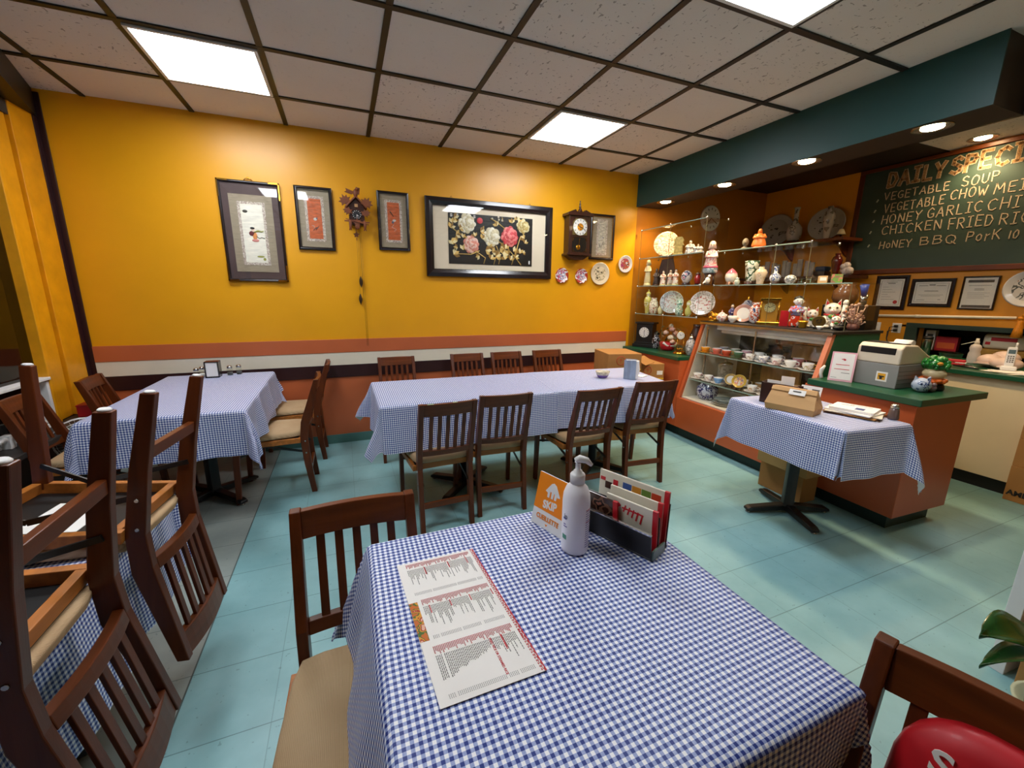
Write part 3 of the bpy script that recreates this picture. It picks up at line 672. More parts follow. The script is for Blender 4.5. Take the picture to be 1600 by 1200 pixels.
def peony():
    t = thing('framed_flower_picture', 'large dark-framed picture of white and red peonies on black', 'framed picture', (1.392, WY, 1.543))
    w_, h_ = 1.295, .703
    ring_frame(MB(), w_, h_, .072, .042).build('frame', M['blackframe'], t, bevel=.003)
    sheet(w_-.10, h_-.10, .05, -.010).build('mount', mat('beige_mount_board', 'E6D6BC', .7, var=.03), t)
    px0, pz0 = -.433, .122; pw_, ph_ = .863, .458
    MB().box(px0, px0+pw_, -.016, -.0105, pz0, pz0+ph_).build('black_ground', M['black'], t)
    P = lambda u, v, d=0: (px0+u*pw_, -.017-d, pz0+(1-v)*ph_)
    rnd = random.Random(3)
    def flower(u, v, r, m, nm, lay=4):
        b = MB()
        for L_ in range(lay):
            rr = r*(1-L_/(lay+.6)); n_ = 9-L_
            for k in range(n_):
                a = 2*math.pi*k/n_+L_*.4+rnd.uniform(-.15, .15); c = P(u, v, .0025*L_)
                q = rr*rnd.uniform(.52, .68); s_ = rr*rnd.uniform(.36, .46)
                b.ball((c[0]+q*math.cos(a), c[1]-.001*(k % 2), c[2]+q*math.sin(a)), (s_*(.8+.3*abs(math.cos(a))), .004, s_*(.8+.3*abs(math.sin(a)))), 10, k % 2)
        b.ball(P(u, v, .0025*lay), (r*.22, .005, r*.22), 10, 1); b.build(nm, m, t)
    wh = [mat('white_petal', 'EDE6D2', .5, var=.1, vs_=20), mat('cream_petal', 'D6C9A4', .5, var=.15, vs_=20)]
    cream = [mat('straw_petal', 'E6D9A8', .5, var=.1, vs_=20), mat('tan_petal', 'C7AC68', .5)]
    pink = [mat('salmon_petal', 'E08F7C', .5, var=.15, vs_=20), mat('pale_pink_petal', 'EEC4B2', .5)]
    red_ = [mat('coral_red_petal', 'D5484E', .5, var=.15, vs_=20), mat('rose_petal', 'E8807C', .5)]
    st = MB(); gl_ = mat('straw_gold_leaf', 'DDB666', .5, var=.35, vs_=30)
    for path in (((.03, .28), (.12, .40), (.30, .55)), ((.40, .22), (.40, .36), (.62, .55)), ((.85, .38), (.82, .55), (.74, .98)), ((.30, .72), (.42, .86), (.40, .98)), ((.55, .60), (.60, .80), (.58, .98)), ((.48, .06), (.56, .12), (.66, .25)), ((.62, .02), (.63, .10)), ((.66, .62), (.55, .80), (.52, .99)), ((.72, .7), (.80, .85), (.86, .98)), ((.10, .8), (.25, .80), (.35, .72))):
        st.tube([P(u, v, .001) for u, v in path], .0045, 6)
    st.build('branches', gl_, t)
    lf = MB()
    for u, v, r, a0 in ((.06, .10, .05, 20), (.04, .20, .045, 80), (.10, .17, .04, 140), (.08, .42, .05, 10), (.16, .48, .04, 60), (.05, .62, .055, 100), (.05, .82, .06, 30), (.10, .68, .04, 170), (.36, .33, .045, 20), (.42, .70, .06, 0), (.46, .64, .05, 45), (.54, .82, .06, 20), (.62, .75, .05, 70), (.70, .78, .06, 130), (.76, .70, .05, 30), (.84, .74, .05, 90), (.72, .88, .05, 60), (.02, .30, .05, 60), (.12, .30, .045, 20), (.10, .55, .05, 150), (.16, .72, .05, 80), (.30, .44, .04, 110), (.38, .48, .045, 60), (.60, .62, .05, 10), (.66, .66, .05, 80), (.50, .74, .05, 20), (.48, .88, .05, 60), (.66, .88, .05, 110), (.78, .82, .045, 30), (.90, .42, .045, 150), (.90, .52, .040, 60), (.82, .10, .045, 40), (.80, .05, .035, 100), (.74, .12, .045, 95), (.35, .82, .04, 200), (.56, .20, .045, 120), (.88, .72, .03, 10)):
        c = P(u, v, .002)
        for k in range(3):
            a = R(a0+(k-1)*42); b_ = [(0, 0), (.55, .24), (1.0, 0), (.55, -.24)]
            lf.prism([((x*math.cos(a)-y*1.15*math.sin(a))*r*1.12, (x*math.sin(a)+y*1.15*math.cos(a))*r*1.12) for x, y in b_], .0015+.0008*k, (k+int(u*50)) % 3, Matrix.Translation(c) @ FRONT)
    lf.build('leaves', [gl_, mat('pale_straw_leaf', 'EEDCA6', .5, var=.2, vs_=30), mat('dark_straw_leaf', '9A7230', .5, var=.3, vs_=30)], t)
    flower(.21, .19, .085, wh, 'white_peony'); flower(.50, .43, .090, wh, 'white_peony'); flower(.88, .17, .068, cream, 'straw_peony'); flower(.25, .60, .080, pink, 'pink_peony'); flower(.715, .40, .095, red_, 'red_peony', 5)
    MB().ball(P(.355, .12, .003), (.030, .006, .028), 12).build('red_bud', red_[0], t)
    bd = MB()
    for u, v in ((.50, .04), (.575, .0), (.62, .06), (.58, .05)): bd.ball(P(u, v+.02, .002), .010, 8)
    bd.build('small_buds', wh[0], t)
    ch_ = MB()
    for k in range(5):      # five brush characters along the top left
        x = .02+.065*k
        for a, b_ in (((x, .03), (x+.028, .03)), ((x, .055), (x+.028, .055)), ((x+.014, .015), (x+.014, .075)), ((x+.003, .075), (x+.026, .07))): ch_.bar(P(*a, .001), P(*b_, .001), .0045, .002, 0, (0, 1, 0))
    ch_.build('brush_characters', M['paper'], t)
    MB().cbox(P(.965, .92, .001), (.012, .002, .034)).build('seal', M['paper'], t)
    MB().box(-w_/2+.06, w_/2-.06, -.034, -.032, .06, h_-.06).build('glass', M['glass'], t)
    for x in (-.40, .40): MB().tube([(x-.012, -.01, h_), (x, -.01, h_+.02), (x+.012, -.01, h_)], .002, 6).build('hanger', M['blackmetal'], t)
peony()

def dial(parent, c, r, face, marks, hands, n=12, nm='dial', hm=(10, 9)):
    d = MB().lathe([(r, 0), (r, .003), (r*.97, .004)], n=28, M=fr(*c)).build(nm, face, parent)
    k = MB()
    for i in range(n):
        a = R(30*i); k.bar((c[0]+r*.72*math.sin(a), c[1]-.0046, c[2]+r*.72*math.cos(a)), (c[0]+r*.92*math.sin(a), c[1]-.0046, c[2]+r*.92*math.cos(a)), r*.075, .001, 0, (0, 1, 0))
    k.build('hour_marks', marks, d)
    for ln, h_, wd in ((.5, hm[0]*30+hm[1]*2.5, .10), (.75, hm[1]*30, .07)):
        a = R(h_); MB().bar((c[0], c[1]-.006, c[2]), (c[0]+r*ln*math.sin(a), c[1]-.006, c[2]+r*ln*math.cos(a)), r*wd, .0012, 0, (0, 1, 0)).build('hand', hands, d)
    return d

def cuckoo():
    t = thing('cuckoo_clock', 'carved brown cuckoo clock with leaves, bird and hanging pine cone weights', 'clock', (.158, WY, 1.93))
    cw = mat('carved_walnut', '7A4020', .5, var=.35, vs_=12, bump=.3, bs=50)
    MB().prism([(-.062, .02), (.062, .02), (.062, .165), (0, .225), (-.062, .165)], .075, 0, fr(0, 0, 0)).build('case', M['darkwood'], t, bevel=.003)
    MB().bar((-.085, -.045, .155), (0, -.045, .245), .10, .012).bar((.085, -.045, .155), (0, -.045, .245), .10, .012).build('roof', cw, t, bevel=.002)
    def leaf(x, z, s, a, nm='carved_leaf'):
        pts = [(0, -.5), (.18, -.25), (.5, -.35), (.40, -.08), (.62, .12), (.34, .15), (.36, .42), (.12, .30), (0, .62), (-.12, .30), (-.36, .42), (-.34, .15), (-.62, .12), (-.40, -.08), (-.5, -.35), (-.18, -.25)]
        MB().prism(pts, .012/s, 0, fr(x, -.078, z) @ Matrix.Rotation(R(a), 4, 'Z') @ Matrix.Scale(s, 4)).build(nm, cw, t, bevel=.002)
    leaf(-.085, .205, .085, 25); leaf(.085, .195, .085, -25); leaf(-.068, .125, .065, 160); leaf(.072, .115, .065, 200); leaf(0, .04, .06, 180)
    b = MB().ball((.0, -.085, .265), (.018, .016, .035), 10).ball((.012, -.095, .300), (.012, .011, .014), 10)
    b.prism([(0, 0), (-.075, .025), (-.070, .005), (-.085, -.004), (-.03, -.02)], .008, 0, fr(0, -.08, .275)).prism([(0, 0), (.02, .05), (.038, .048), (.03, -.005)], .008, 0, fr(0, -.08, .262)).bar((.018, -.10, .302), (.03, -.10, .308), .005, .005)
    b.build('carved_bird', cw, t)
    tag(MB().cbox((0, -.079, .172), (.026, .006, .024)).build('cuckoo_door', mat('pale_wood', 'B98A5A', .5), t), 'pale little door')
    dial(t, (0, -.076, .100), .037, M['inkblack'], M['paper'], M['paper'], hm=(4, 6))
    r_ = MB().bar((-.10, -.085, .045), (.10, -.085, .040), .012, .010).bar((-.09, -.092, .060), (.09, -.092, .022), .008, .006)
    r_.build('crossed_rifles', cw, t)
    for x, nm in ((-.058, 'carved_hare'), (.058, 'carved_pheasant')):
        h_ = MB().tube([(x, -.088, .055), (x+.004, -.09, .02), (x, -.088, -.015), (x-.008, -.086, -.03)], [.008, .013, .009, .003], 8).tube([(x+.004, -.088, -.01), (x+.012, -.086, -.03)], [.006, .003], 6)
        h_.build(nm, cw, t)
    MB().ball((0, -.08, .01), (.022, .01, .03), 10).build('powder_horn', cw, t)
    p = MB().tube([(-.012, -.04, .02), (-.012, -.04, -.04)], .003, 6).build('pendulum', cw, t)
    pts = poly_leaf(5, .028); MB().prism(pts, .006, 0, fr(-.012, -.038, -.058)).bar((-.012, -.041, -.08), (-.012, -.041, -.105), .006, .004).build('pendulum_leaf', cw, p)
    ck = mat('thin_brass_chain', '7A5A20', .4, .6)
    for x, z1 in ((-.012, -.56), (.0, -.42), (.012, -.60), (.026, -1.02), (.016, -1.02)):
        MB().tube([(x, -.03, .02), (x*1.1, -.02, z1)], .0011, 5).build('chain', ck, t)
    for x, z in ((.0, -.405), (-.013, -.555)):
        k = MB(); prof = [(.002, -.095)]
        for i in range(9): q = .016*math.sin(math.pi*(i+.8)/10); prof += [(q*.85, -.09+i*.010), (q, -.086+i*.010)]
        k.lathe(prof+[(.002, .002)], (x, -.024, z), 12); k.build('pine_cone_weight', mat('dark_bronze', '3C2A1C', .45, .4), t)
cuckoo()

def wall_clock():
    t = thing('pendulum_wall_clock', 'dark wooden pendulum wall clock with white dial', 'clock', (2.318, WY, 1.775))
    MB().box(-.125, .125, -.11, 0, .03, .405).build('case', M['darkwood'], t, bevel=.004)
    MB().box(-.150, .150, -.13, 0, .400, .425).prism([(-.150, .425), (.150, .425), (.06, .462), (.045, .440), (.02, .440), (0, .475), (-.02, .440), (-.045, .440), (-.06, .462)], .05, 0, fr(0, -.07, 0)).build('hood', M['darkwood'], t, bevel=.003)
    MB().lathe([(.012, .455), (.006, .475), (.014, .488), (.005, .50), (.010, .514), (.003, .53), (.007, .54), (.001, .552)], (0, -.095, 0), 10).build('finial', M['darkwood'], t)
    MB().box(-.145, .145, -.125, 0, .012, .032).prism([(-.13, .012), (.13, .012), (.06, -.03), (-.06, -.03)], .09, 0, fr(0, -.01, 0)).build('base_moulding', M['darkwood'], t, bevel=.003)
    MB().prism([(-.085, .215), (.085, .215), (.085, .34), (.05, .375), (-.05, .375), (-.085, .34)], .004, 0, fr(0, -.110, 0)).build('dial_plate', mat('gilt_plate', '8A7A4A', .35, .6), t)
    d = dial(t, (0, -.115, .292), .082, M['porcelain'], M['inkblack'], M['inkblack'], hm=(10, 3.8))
    MB().lathe([(.036, 0), (.036, .0012)], n=20, M=fr(0, -.1193, .292)).build('gilt_centre', M['brass'], d)
    MB().box(-.100, .100, -.118, -.110, .196, .208).build('door_rail', M['darkwood'], t)
    MB().box(-.085, .085, -.113, -.1105, .05, .190).build('pendulum_window', M['black'], t)
    MB().lathe([(.001, .004), (.024, .002), (.026, 0)], n=18, M=fr(-.015, -.1135, .092)).bar((-.008, -.115, .10), (0, -.115, .185), .004, .002).build('pendulum', M['brass'], t)
    for sx in (-1, 1):
        for z, s_ in ((.055, 1), (.185, -1)):
            MB().bar((sx*.078, -.115, z), (sx*.05, -.115, z), .004, .002).bar((sx*.078, -.115, z), (sx*.078, -.115, z+s_*.03), .004, .002).build('corner_ornament', M['brass'], t)
    MB().box(-.08, .08, -.1215, -.1205, .05, .385).build('glass', M['glass'], t)
wall_clock()

M['imari'] = china('red_blue_imari', ('EDEAEA', '2A3A86', 'EDEAEA', 'B8382C', 'C46A9A'), 48, .15, (.46, .52, .57, .64))
M['floral'] = china('floral_white', ('ECE8E0', 'A8B49A', 'ECE8E0', 'C05A4A', '5A6A8A'), 30, .15, (.56, .60, .66, .70))
def plate(name, label, c, r, m_rim, m_mid, rot=0, lean=0, stand=False, group=None, cat='plate', z_axis=None, sxy=1):
    """display plate standing on its edge; base of the Empty at its lowest point, facing local -y"""
    t = thing(name, label, cat, c, rot, group)
    Mx = Matrix.Rotation(R(-lean), 4, 'X') @ Matrix.Translation((0, 0, r+(.012 if stand else 0))) @ FRONT
    MB().lathe([(r*.5, 0), (r*.62, .004), (r, .016), (r, .020), (r*.93, .0175), (r*.66, .009)], n=32, M=Mx, top=False).build('rim', m_rim, t)
    MB().lathe([(r*.66, .0088), (r*.55, .0075), (.001, .007)], n=28, M=Mx).build('well', m_mid, t)
    if stand:
        s_ = MB()
        for x in (-r*.45, r*.45): s_.tube([(x, -.045, .012), (x, -.048, .0055), (x, .035, .0055), (x*.6, .03+math.tan(R(lean))*r, r*.9)], .005, 6)
        s_.tube([(-r*.45, .03, .006), (r*.45, .03, .006)], .004, 6); s_.build('plate_stand', M['darkwood'], t)
    return t
M['redrim'] = china('red_rim_glaze', ('B5402E', 'E9E5E6', 'B5402E', '3A3A5A'), 18, .15, (.50, .60, .66))
plate('imari_plate', 'small red and blue plate on the wall under the big picture corner', (2.178, WY-.002, 1.507), .078, M['redrim'], M['imari'], group='small red and blue plates')
plate('imari_plate', 'small red and blue plate on the wall beneath the pendulum clock', (2.418, WY-.002, 1.507), .078, M['redrim'], M['imari'], group='small red and blue plates')
plate('cream_plate', 'cream plate with a deer on the wall below the grey embroidery', (2.655, WY-.002, 1.495), .120, mat('cream_glaze', 'D8CDB4', .2, coat=.3), china('deer_painting', ('D6CBB0', '8E8A64', 'D6CBB0', '4A4438'), 42, .2, (.52, .57, .62)))
plate('flower_plate', 'small white plate with dark fruit painting nearest the glass shelves', (2.985, WY-.002, 1.635), .094, mat('grey_white_glaze', 'CFCBD2', .2, coat=.3), china('fruit_painting', ('CFCBD2', '2A2A3A', 'C46A30', '8A3A6A'), 40, .2, (.44, .50, .57)))
t = thing('round_clock', 'plain round white wall clock above the glass shelves', 'clock', (4.185, WY, 2.155))
MB().lathe([(.146, 0), (.146, .022), (.136, .028), (.130, .024)], n=36, M=fr(0, 0, .147)).build('case', M['white'], t)
dial(t, (0, -.022, .147), .128, M['white'], M['ink'], M['ink'], hm=(7, 4))
# ---------------------------------------------------------------- glass shelves with ornaments
def clip(m_, x, y, z): m_.lathe([(.004, -.010), (.009, -.008), (.009, .010), (.005, .012)], (x, y, z), 8)
t = thing('glass_shelf_unit', 'clear glass shelf tower with metal clips standing on the left counter', 'glass shelf', (3.14, 3.02, .80))
for z in (.377, .682, .982, 1.285):
    s_ = MB().box(0, .28, 0, .91, z, z+.008).build('shelf', M['glassgreen'], t); MB().box(-.002, 0, 0, .91, z, z+.008).build('edge', M['glassedge'], s_)
MB().box(.28, .286, 0, .91, .001, 1.285).build('back_panel', M['glass'], t)
for y in (0, .455, .904): s_ = MB().box(.004, .276, y, y+.006, .001 if y else .386, 1.285).build('upright_panel', M['glass'], t); MB().box(.0025, .004, y, y+.004, .001 if y else .386, 1.285).build('edge', M['paneedge'], s_)
for y in (.003, .458, .907):
    for z in (.377, .682, .982, 1.285):
        for x in (.0, .27): c_ = MB(); clip(c_, x, y, z+.004); c_.build('clip', M['chrome'], t)
t = thing('glass_shelf_unit', 'clear glass shelves standing on top of the display case', 'glass shelf', (3.30, 1.83, 1.15))
for z, y0 in ((.332, 0), (.642, .32)):
    s_ = MB().box(0, .34, y0, 1.18, z, z+.008).build('shelf', M['glassgreen'], t); MB().box(-.002, 0, y0, 1.18, z, z+.008).build('edge', M['glassedge'], s_)
MB().box(.34, .346, .32, 1.18, .001, .642).build('back_panel', M['glass'], t)
for y, h_ in ((.0, .332), (.32, .642), (.60, .642), (1.174, .642)): s_ = MB().box(.004, .336, y, y+.006, .001, h_).build('upright_panel', M['glass'], t); MB().box(.0025, .004, y, y+.004, .001, h_).build('edge', M['paneedge'], s_)
for y in (.323, .603, 1.177):
    for z in (.332, .642):
        for x in (.0, .33): c_ = MB(); clip(c_, x, y, z+.004); c_.build('clip', M['chrome'], t)
ZC, ZB, ZA, ZD, ZM = 1.1855, 1.4905, 1.7905, 1.1505, 1.8005

PR = dict(
 jar=[(.45, 0), (.55, .03), (.85, .25), (1, .55), (.85, .82), (.45, .93), (.5, 1)],
 baluster=[(.5, 0), (.55, .04), (.6, .2), (.9, .5), (1, .68), (.75, .84), (.4, .9), (.5, 1)],
 neck=[(.6, 0), (.8, .04), (1, .22), (.95, .38), (.6, .5), (.32, .58), (.3, .9), (.42, 1)],
 pot=[(.5, 0), (.6, .05), (.95, .35), (1, .55), (.8, .82), (.5, .9), (.5, .95), (.15, 1)],
 flare=[(.62, 0), (.66, .05), (.72, .3), (.84, .7), (1, 1), (.94, 1), (.6, .1)],
 gourd=[(.6, 0), (.95, .18), (.95, .4), (.5, .58), (.7, .72), (.6, .88), (.2, .95), (.15, 1)],
 cyl=[(.9, 0), (1, .05), (1, .95), (.9, 1)],
 ginger=[(.55, 0), (.75, .06), (1, .4), (.95, .68), (.62, .86), (.6, .93), (.64, 1)])
def vase(name, label, x, y, z, h, w_, prof, m, lid=None, stand=None, n=18, group=None, rot=0, cat=None):
    t = thing(name, label, cat or name.split('_')[-1], (x, y, z), rot, group); z0 = 0
    if stand: MB().lathe([(w_*.38, 0), (w_*.42, .004), (w_*.34, .010), (w_*.42, stand)], n=16).build('stand', M['darkwood'], t); z0 = stand
    hb = (h-z0)*(.80 if lid else 1)
    b = MB().lathe([(r*w_/2, z0+q*hb) for r, q in PR[prof]], n=n).build('body', m, t)
    if not lid: MB().lathe([(PR[prof][-1][0]*w_/2*.86, z0+hb*.97), (.001, z0+hb*.965)][::-1] if False else [(.001, z0+hb*.985), (PR[prof][-1][0]*w_/2*.8, z0+hb*1.001)], n=n).build('mouth', M['black'], t) if prof not in ('pot', 'gourd') else None
    else:
        r = PR[prof][-1][0]*w_/2; zz = z0+hb; hl = (h-z0)*.2
        MB().lathe([(r*1.15, zz), (r*1.2, zz+hl*.15), (r*.9, zz+hl*.45), (r*.25, zz+hl*.62), (r*.22, zz+hl*.7), (r*.3, zz+hl*.85), (.001, zz+hl)], n=n).build('lid', lid, t)
    return t
def figure(name, label, x, y, z, h, w_, robe, base=None, rot=-50, seated=False, hood=None, group=None, skin='skin', hair='hair'):
    """small glazed figurine: robe with sleeves, head, hair or hood, optional base"""
    t = thing(name, label, 'figurine', (x, y, z), rot, group); z0 = 0
    if base: MB().lathe([(w_*.46, 0), (w_*.5, h*.03), (w_*.44, h*.07), (w_*.42, h*.10)], n=16).build('base', base, t); z0 = h*.095
    H = h-z0; q = w_/2
    prof = [(.80, 0), (.86, .06), (.70, .35), (.62, .55), (.66, .66), (.40, .76), (.20, .80)] if not seated else [(.95, 0), (1.0, .10), (.88, .28), (.76, .42), (.68, .60), (.44, .72), (.20, .77)]
    b = MB().lathe([(r*q, z0+k*H) for r, k in prof], n=16, sy=.8)
    for s in (-1, 1): b.tube([(s*q*.50, 0, z0+H*.68), (s*q*.72, -q*.25, z0+H*.52), (s*q*.12, -q*.72, z0+H*.50)], [q*.22, q*.25, q*.16], 8)
    b.build('robe', robe, t)
    hr = H*.095 if not seated else H*.11
    MB().ball((0, -q*.66, z0+H*.515), q*.15, 8).build('hands', M[skin] if isinstance(skin, str) else skin, t)
    hd = MB().ball((0, -q*.05, z0+H*.87), (hr*.85, hr*.9, hr*1.1), 12)
    for s in (-1, 1): hd.ball((s*hr*.35, -q*.05-hr*.82, z0+H*.885), hr*.13, 6, 1)
    hd.build('head', [M[skin] if isinstance(skin, str) else skin, M['hair']], t)
    hm = hood or (M[hair] if isinstance(hair, str) else hair)
    hb_ = MB().ball((0, hr*.25-q*.05, z0+H*.905), (hr*.95, hr*.9, hr*1.05), 12)
    if hood: hb_.lathe([(hr*1.2, -H*.13), (hr*1.0, -.04*H), (hr*.9, 0)], (0, hr*.5, z0+H*.90), 12)
    else: hb_.ball((0, 0, z0+H*.985), (hr*.45, hr*.45, hr*.4), 8)
    hb_.build('hood' if hood else 'hair', hm, t); return t
# left counter -------------------------------------------------------
CT = .8005
t = thing('mantel_clock', 'black stone mantel clock on the left counter beside the yellow wall', 'clock', (3.235, 3.83, CT), -62)
MB().box(-.125, .125, -.08, .08, 0, .035).box(-.11, .11, -.07, .07, .035, .06).box(-.095, .095, -.06, .06, .06, .265).box(-.11, .11, -.07, .07, .265, .285).build('case', M['black'], t, bevel=.003)
dial(t, (0, -.061, .170), .058, M['porcelain'], M['inkblack'], M['inkblack'], hm=(12, 5.7))
vase('patterned_jar', 'dark jar with white speckles behind the black mantel clock', 3.24, 3.66, CT, .20, .09, 'ginger', china('dark_speckle', ('1A1A1E', 'C8C8CC', '1A1A1E', '8A8A90'), 60, .2), M['black'])
t = thing('flower_basket', 'basket of pink and cream roses in red on the left counter', 'flowers', (3.26, 3.50, CT))
MB().lathe([(.05, 0), (.075, .02), (.085, .085), (.08, .09)], n=18).build('basket', M['red'], t)
MB().tube([(-.085, -.02, .09), (-.05, -.05, .06), (.02, -.085, .055), (.07, -.06, .08)], .014, 8).build('ribbon', M['porcelain'], t)
rn = random.Random(4); lv = MB()
for k in range(22):
    a, b_ = rn.uniform(0, 6.28), rn.uniform(.2, 1.0); p = Vector((.11*b_*math.cos(a), .11*b_*math.sin(a), .10+rn.uniform(.02, .17)))
    Mx = Matrix.Translation(p) @ Matrix.Rotation(a, 4, 'Z') @ Matrix.Rotation(R(rn.uniform(20, 70)), 4, 'Y')
    lv.prism([(0, 0), (.025, .012), (.055, 0), (.025, -.012)], .0015, 0, Mx)
lv.build('leaves', mat('dusty_green_leaf', '56603A', .6, var=.3, vs_=20), t)
for k, (dx, dy, dz, r, c) in enumerate(((-.03, -.07, .15, .032, 0), (.04, -.06, .19, .034, 1), (.0, -.05, .235, .030, 1), (-.065, -.03, .20, .028, 2), (.07, -.02, .15, .030, 0), (-.02, -.09, .105, .026, 2), (.03, .0, .265, .026, 0))):
    f_ = MB()
    for q in range(5): f_.ball((dx+r*.45*math.cos(q*1.26+k), dy+r*.45*math.sin(q*1.26+k), dz-.004), (r*.6, r*.6, r*.7), 8)
    f_.ball((dx, dy, dz+r*.25), r*.6, 8); f_.build('rose', [mat('cream_rose', 'E8D6B8', .5), mat('pink_rose', 'E0A898', .5), mat('blush_rose', 'E4BCA8', .5)][c], t)
t = thing('anniversary_clock', 'brass anniversary clock under a glass dome on the left counter', 'clock', (3.18, 3.235, CT), -55)
MB().lathe([(.062, 0), (.064, .008), (.055, .016), (.050, .024)], n=24).build('base', M['brass'], t)
for x in (-.03, .03): MB().tube([(x, 0, .024), (x, 0, .15)], .004, 8).build('column', M['brass'], t)
MB().lathe([(.045, -.005), (.045, .012), (.04, .014)], n=24, M=fr(0, -.005, .19)).build('dial_ring', M['brass'], t)
dial(t, (0, -.019, .19), .037, M['porcelain'], M['inkblack'], M['inkblack'], hm=(11, 2))
pb = MB()
for k in range(4): pb.ball((.022*math.cos(k*1.571), .022*math.sin(k*1.571), .05), .011, 8)
pb.tube([(0, 0, .05), (0, 0, .16)], .0015, 5).build('pendulum', M['brass'], t)
MB().lathe([(.058, .022), (.058, .20), (.048, .25), (.025, .278), (.001, .285)], n=24).build('glass_dome', M['glass'], t)
vase('silver_jar', 'silvery lidded jar beside the brass dome clock', 3.20, 3.115, CT, .215, .10, 'jar', china('silver_grey', ('B9B5B0', '7C7874', 'D8D4D0'), 40, .2), M['steel'])
vase('brown_jar', 'dark brown jar behind the brass dome clock', 3.35, 3.20, CT, .30, .13, 'ginger', M['darkwood'])
# shelf C ------------------------------------------------------------
yg = china('yellow_green_glaze', ('C9C46A', 'E2DFC0', 'A8A84A', 'C9C46A'), 18, .15, (.55, .62, .70))
vase('lidded_vase', 'tall yellow-green lidded vase at the wall end of the lower glass shelf', 3.20, 3.80, ZC, .265, .09, 'baluster', yg, yg)
vase('patterned_vase', 'white vase with dense dark sprigs beside the tall yellow-green vase', 3.19, 3.69, ZC, .175, .10, 'ginger', china('sprigged', ('E6E0CC', '6A6A4A', 'E6E0CC', 'A8604A'), 55, .15, (.52, .57, .62)))
vase('pale_cup', 'little pale cup between the sprigged vase and the left floral plate', 3.22, 3.612, ZC, .09, .06, 'ginger', M['paleyellow'])
plate('floral_plate', 'left white floral plate on a stand, lower glass shelf', (3.27, 3.51, ZC), .120, china('floral_rim', ('D9DEDB', '7A938A', 'D9DEDB', 'B98A8A'), 60, .15, (.53, .58, .63)), china('floral_well', ('DCE0DE', 'C06A5A', 'DCE0DE', '8AA08A'), 46, .15, (.56, .62, .66)), -48, 10, True)
grn = china('celadon', ('BFD3C2', '5E8A78', 'BFD3C2', 'C07A5A'), 30, .15)
vase('celadon_vase', 'pale green vase right of the left floral plate', 3.20, 3.32, ZC, .172, .085, 'gourd', grn)
vase('yellow_gourd_vase', 'yellow gourd-shaped vase left of the right floral plate', 3.23, 3.222, ZC, .160, .07, 'gourd', yg)
plate('floral_plate', 'right white floral plate on a stand with a red flower in the middle', (3.27, 3.10, ZC), .120, china('floral_rim_two', ('DDD8D2', '8A6A5A', 'DDD8D2', '7A8A7A'), 60, .15, (.53, .58, .63)), china('floral_well_two', ('E2DDD6', 'B8423A', 'E2DDD6', '7A8A6A'), 44, .15, (.55, .61, .65)), -65, 12, True)
# top of display case ---------------------------------------------------
t = thing('gold_ornament', 'cluster of gold ornaments on the left end of the display case top', 'ornament', (3.285, 2.955, ZD))
b = MB(); rn = random.Random(9)
for k in range(14): b.ball((rn.uniform(-.035, .035), rn.uniform(-.035, .035), .015+rn.uniform(0, .075)), rn.uniform(.010, .018), 8)
b.lathe([(.04, 0), (.035, .012), (.02, .02)], n=14).build('gold_berries', M['gold'], t)
t = vase('small_teapot', 'tiny pink and white teapot on the display case top', 3.31, 2.885, ZD, .11, .085, 'pot', china('pinkwhite', ('EFE6DE', 'D98A8A', 'EFE6DE'), 30, .15), mat('pale_pink_glaze', 'E6B8AC', .2), cat='teapot')
MB().tube([(.03, 0, .03), (.055, 0, .05), (.065, 0, .065)], [.009, .006, .005], 8).build('spout', M['porcelain'], t); MB().tube([(-.035, 0, .06), (-.062, 0, .05), (-.055, 0, .025), (-.035, 0, .02)], .004, 6).build('handle', M['porcelain'], t)
figure('purple_figurine', 'purple robed figurine behind the tiny pink teapot', 3.42, 2.87, ZD, .165, .07, mat('purple_glaze', '57507E', .2, coat=.3, var=.25))
def bowl(name, label, x, y, z, r, h, m, group=None):
    t = thing(name, label, 'bowl', (x, y, z), 0, group)
    MB().lathe([(r*.45, 0), (r*.45, h*.12), (r*.75, h*.4), (r, h), (r*.96, h), (r*.68, h*.42), (.001, h*.2)], n=24).build('body', m, t); return t
bowl('small_bowl', 'small white bowl with an orange mark before the pink-rimmed plate', 3.315, 2.765, ZD, .045, .06, china('orange_mark', ('EDE8DE', 'C88A5A', 'EDE8DE'), 14, .15, (.60, .68)))
plate('pink_plate', 'white saucer with a pink rim standing behind a small bowl', (3.43, 2.755, ZD), .082, mat('pink_rim_glaze', 'CF9C8C', .2, coat=.3), china('pale_well', ('EFEAE4', 'C8846A', 'EFEAE4'), 10, .15, (.62, .68)), -50, 12)
vase('blue_tureen', 'blue-grey lidded pot with a gold finial behind the pink-rimmed saucer', 3.53, 2.80, ZD, .255, .125, 'pot', china('bluegrey', ('8F8FA0', 'C8C8D2', '5A5A7A'), 30, .15), M['brass'])
t = vase('imari_vase', 'orange, blue and white patterned jar left of the brass clock', 3.43, 2.63, ZD, .185, .115, 'ginger', china('imari_bold', ('E8E4E0', 'C4552E', 'E8E4E0', '27305E'), 26, .15, (.46, .54, .60)))
t = thing('carriage_clock', 'brass carriage clock with glass sides on the display case top', 'clock', (3.39, 2.475, ZD), -55)
MB().box(-.085, .085, -.055, .055, 0, .025).build('base', M['brass'], t, bevel=.003)
MB().box(-.075, .075, -.05, .05, .205, .225).build('top_plate', M['brass'], t, bevel=.003)
for x in (-.065, .065):
    for y in (-.04, .04): MB().tube([(x, y, .025), (x, y, .205)], .006, 8).build('pillar', M['brass'], t)
MB().box(-.06, .06, .0, .006, .025, .205).build('backplate', mat('gilt_backplate', 'C8973A', .35, .3), t)
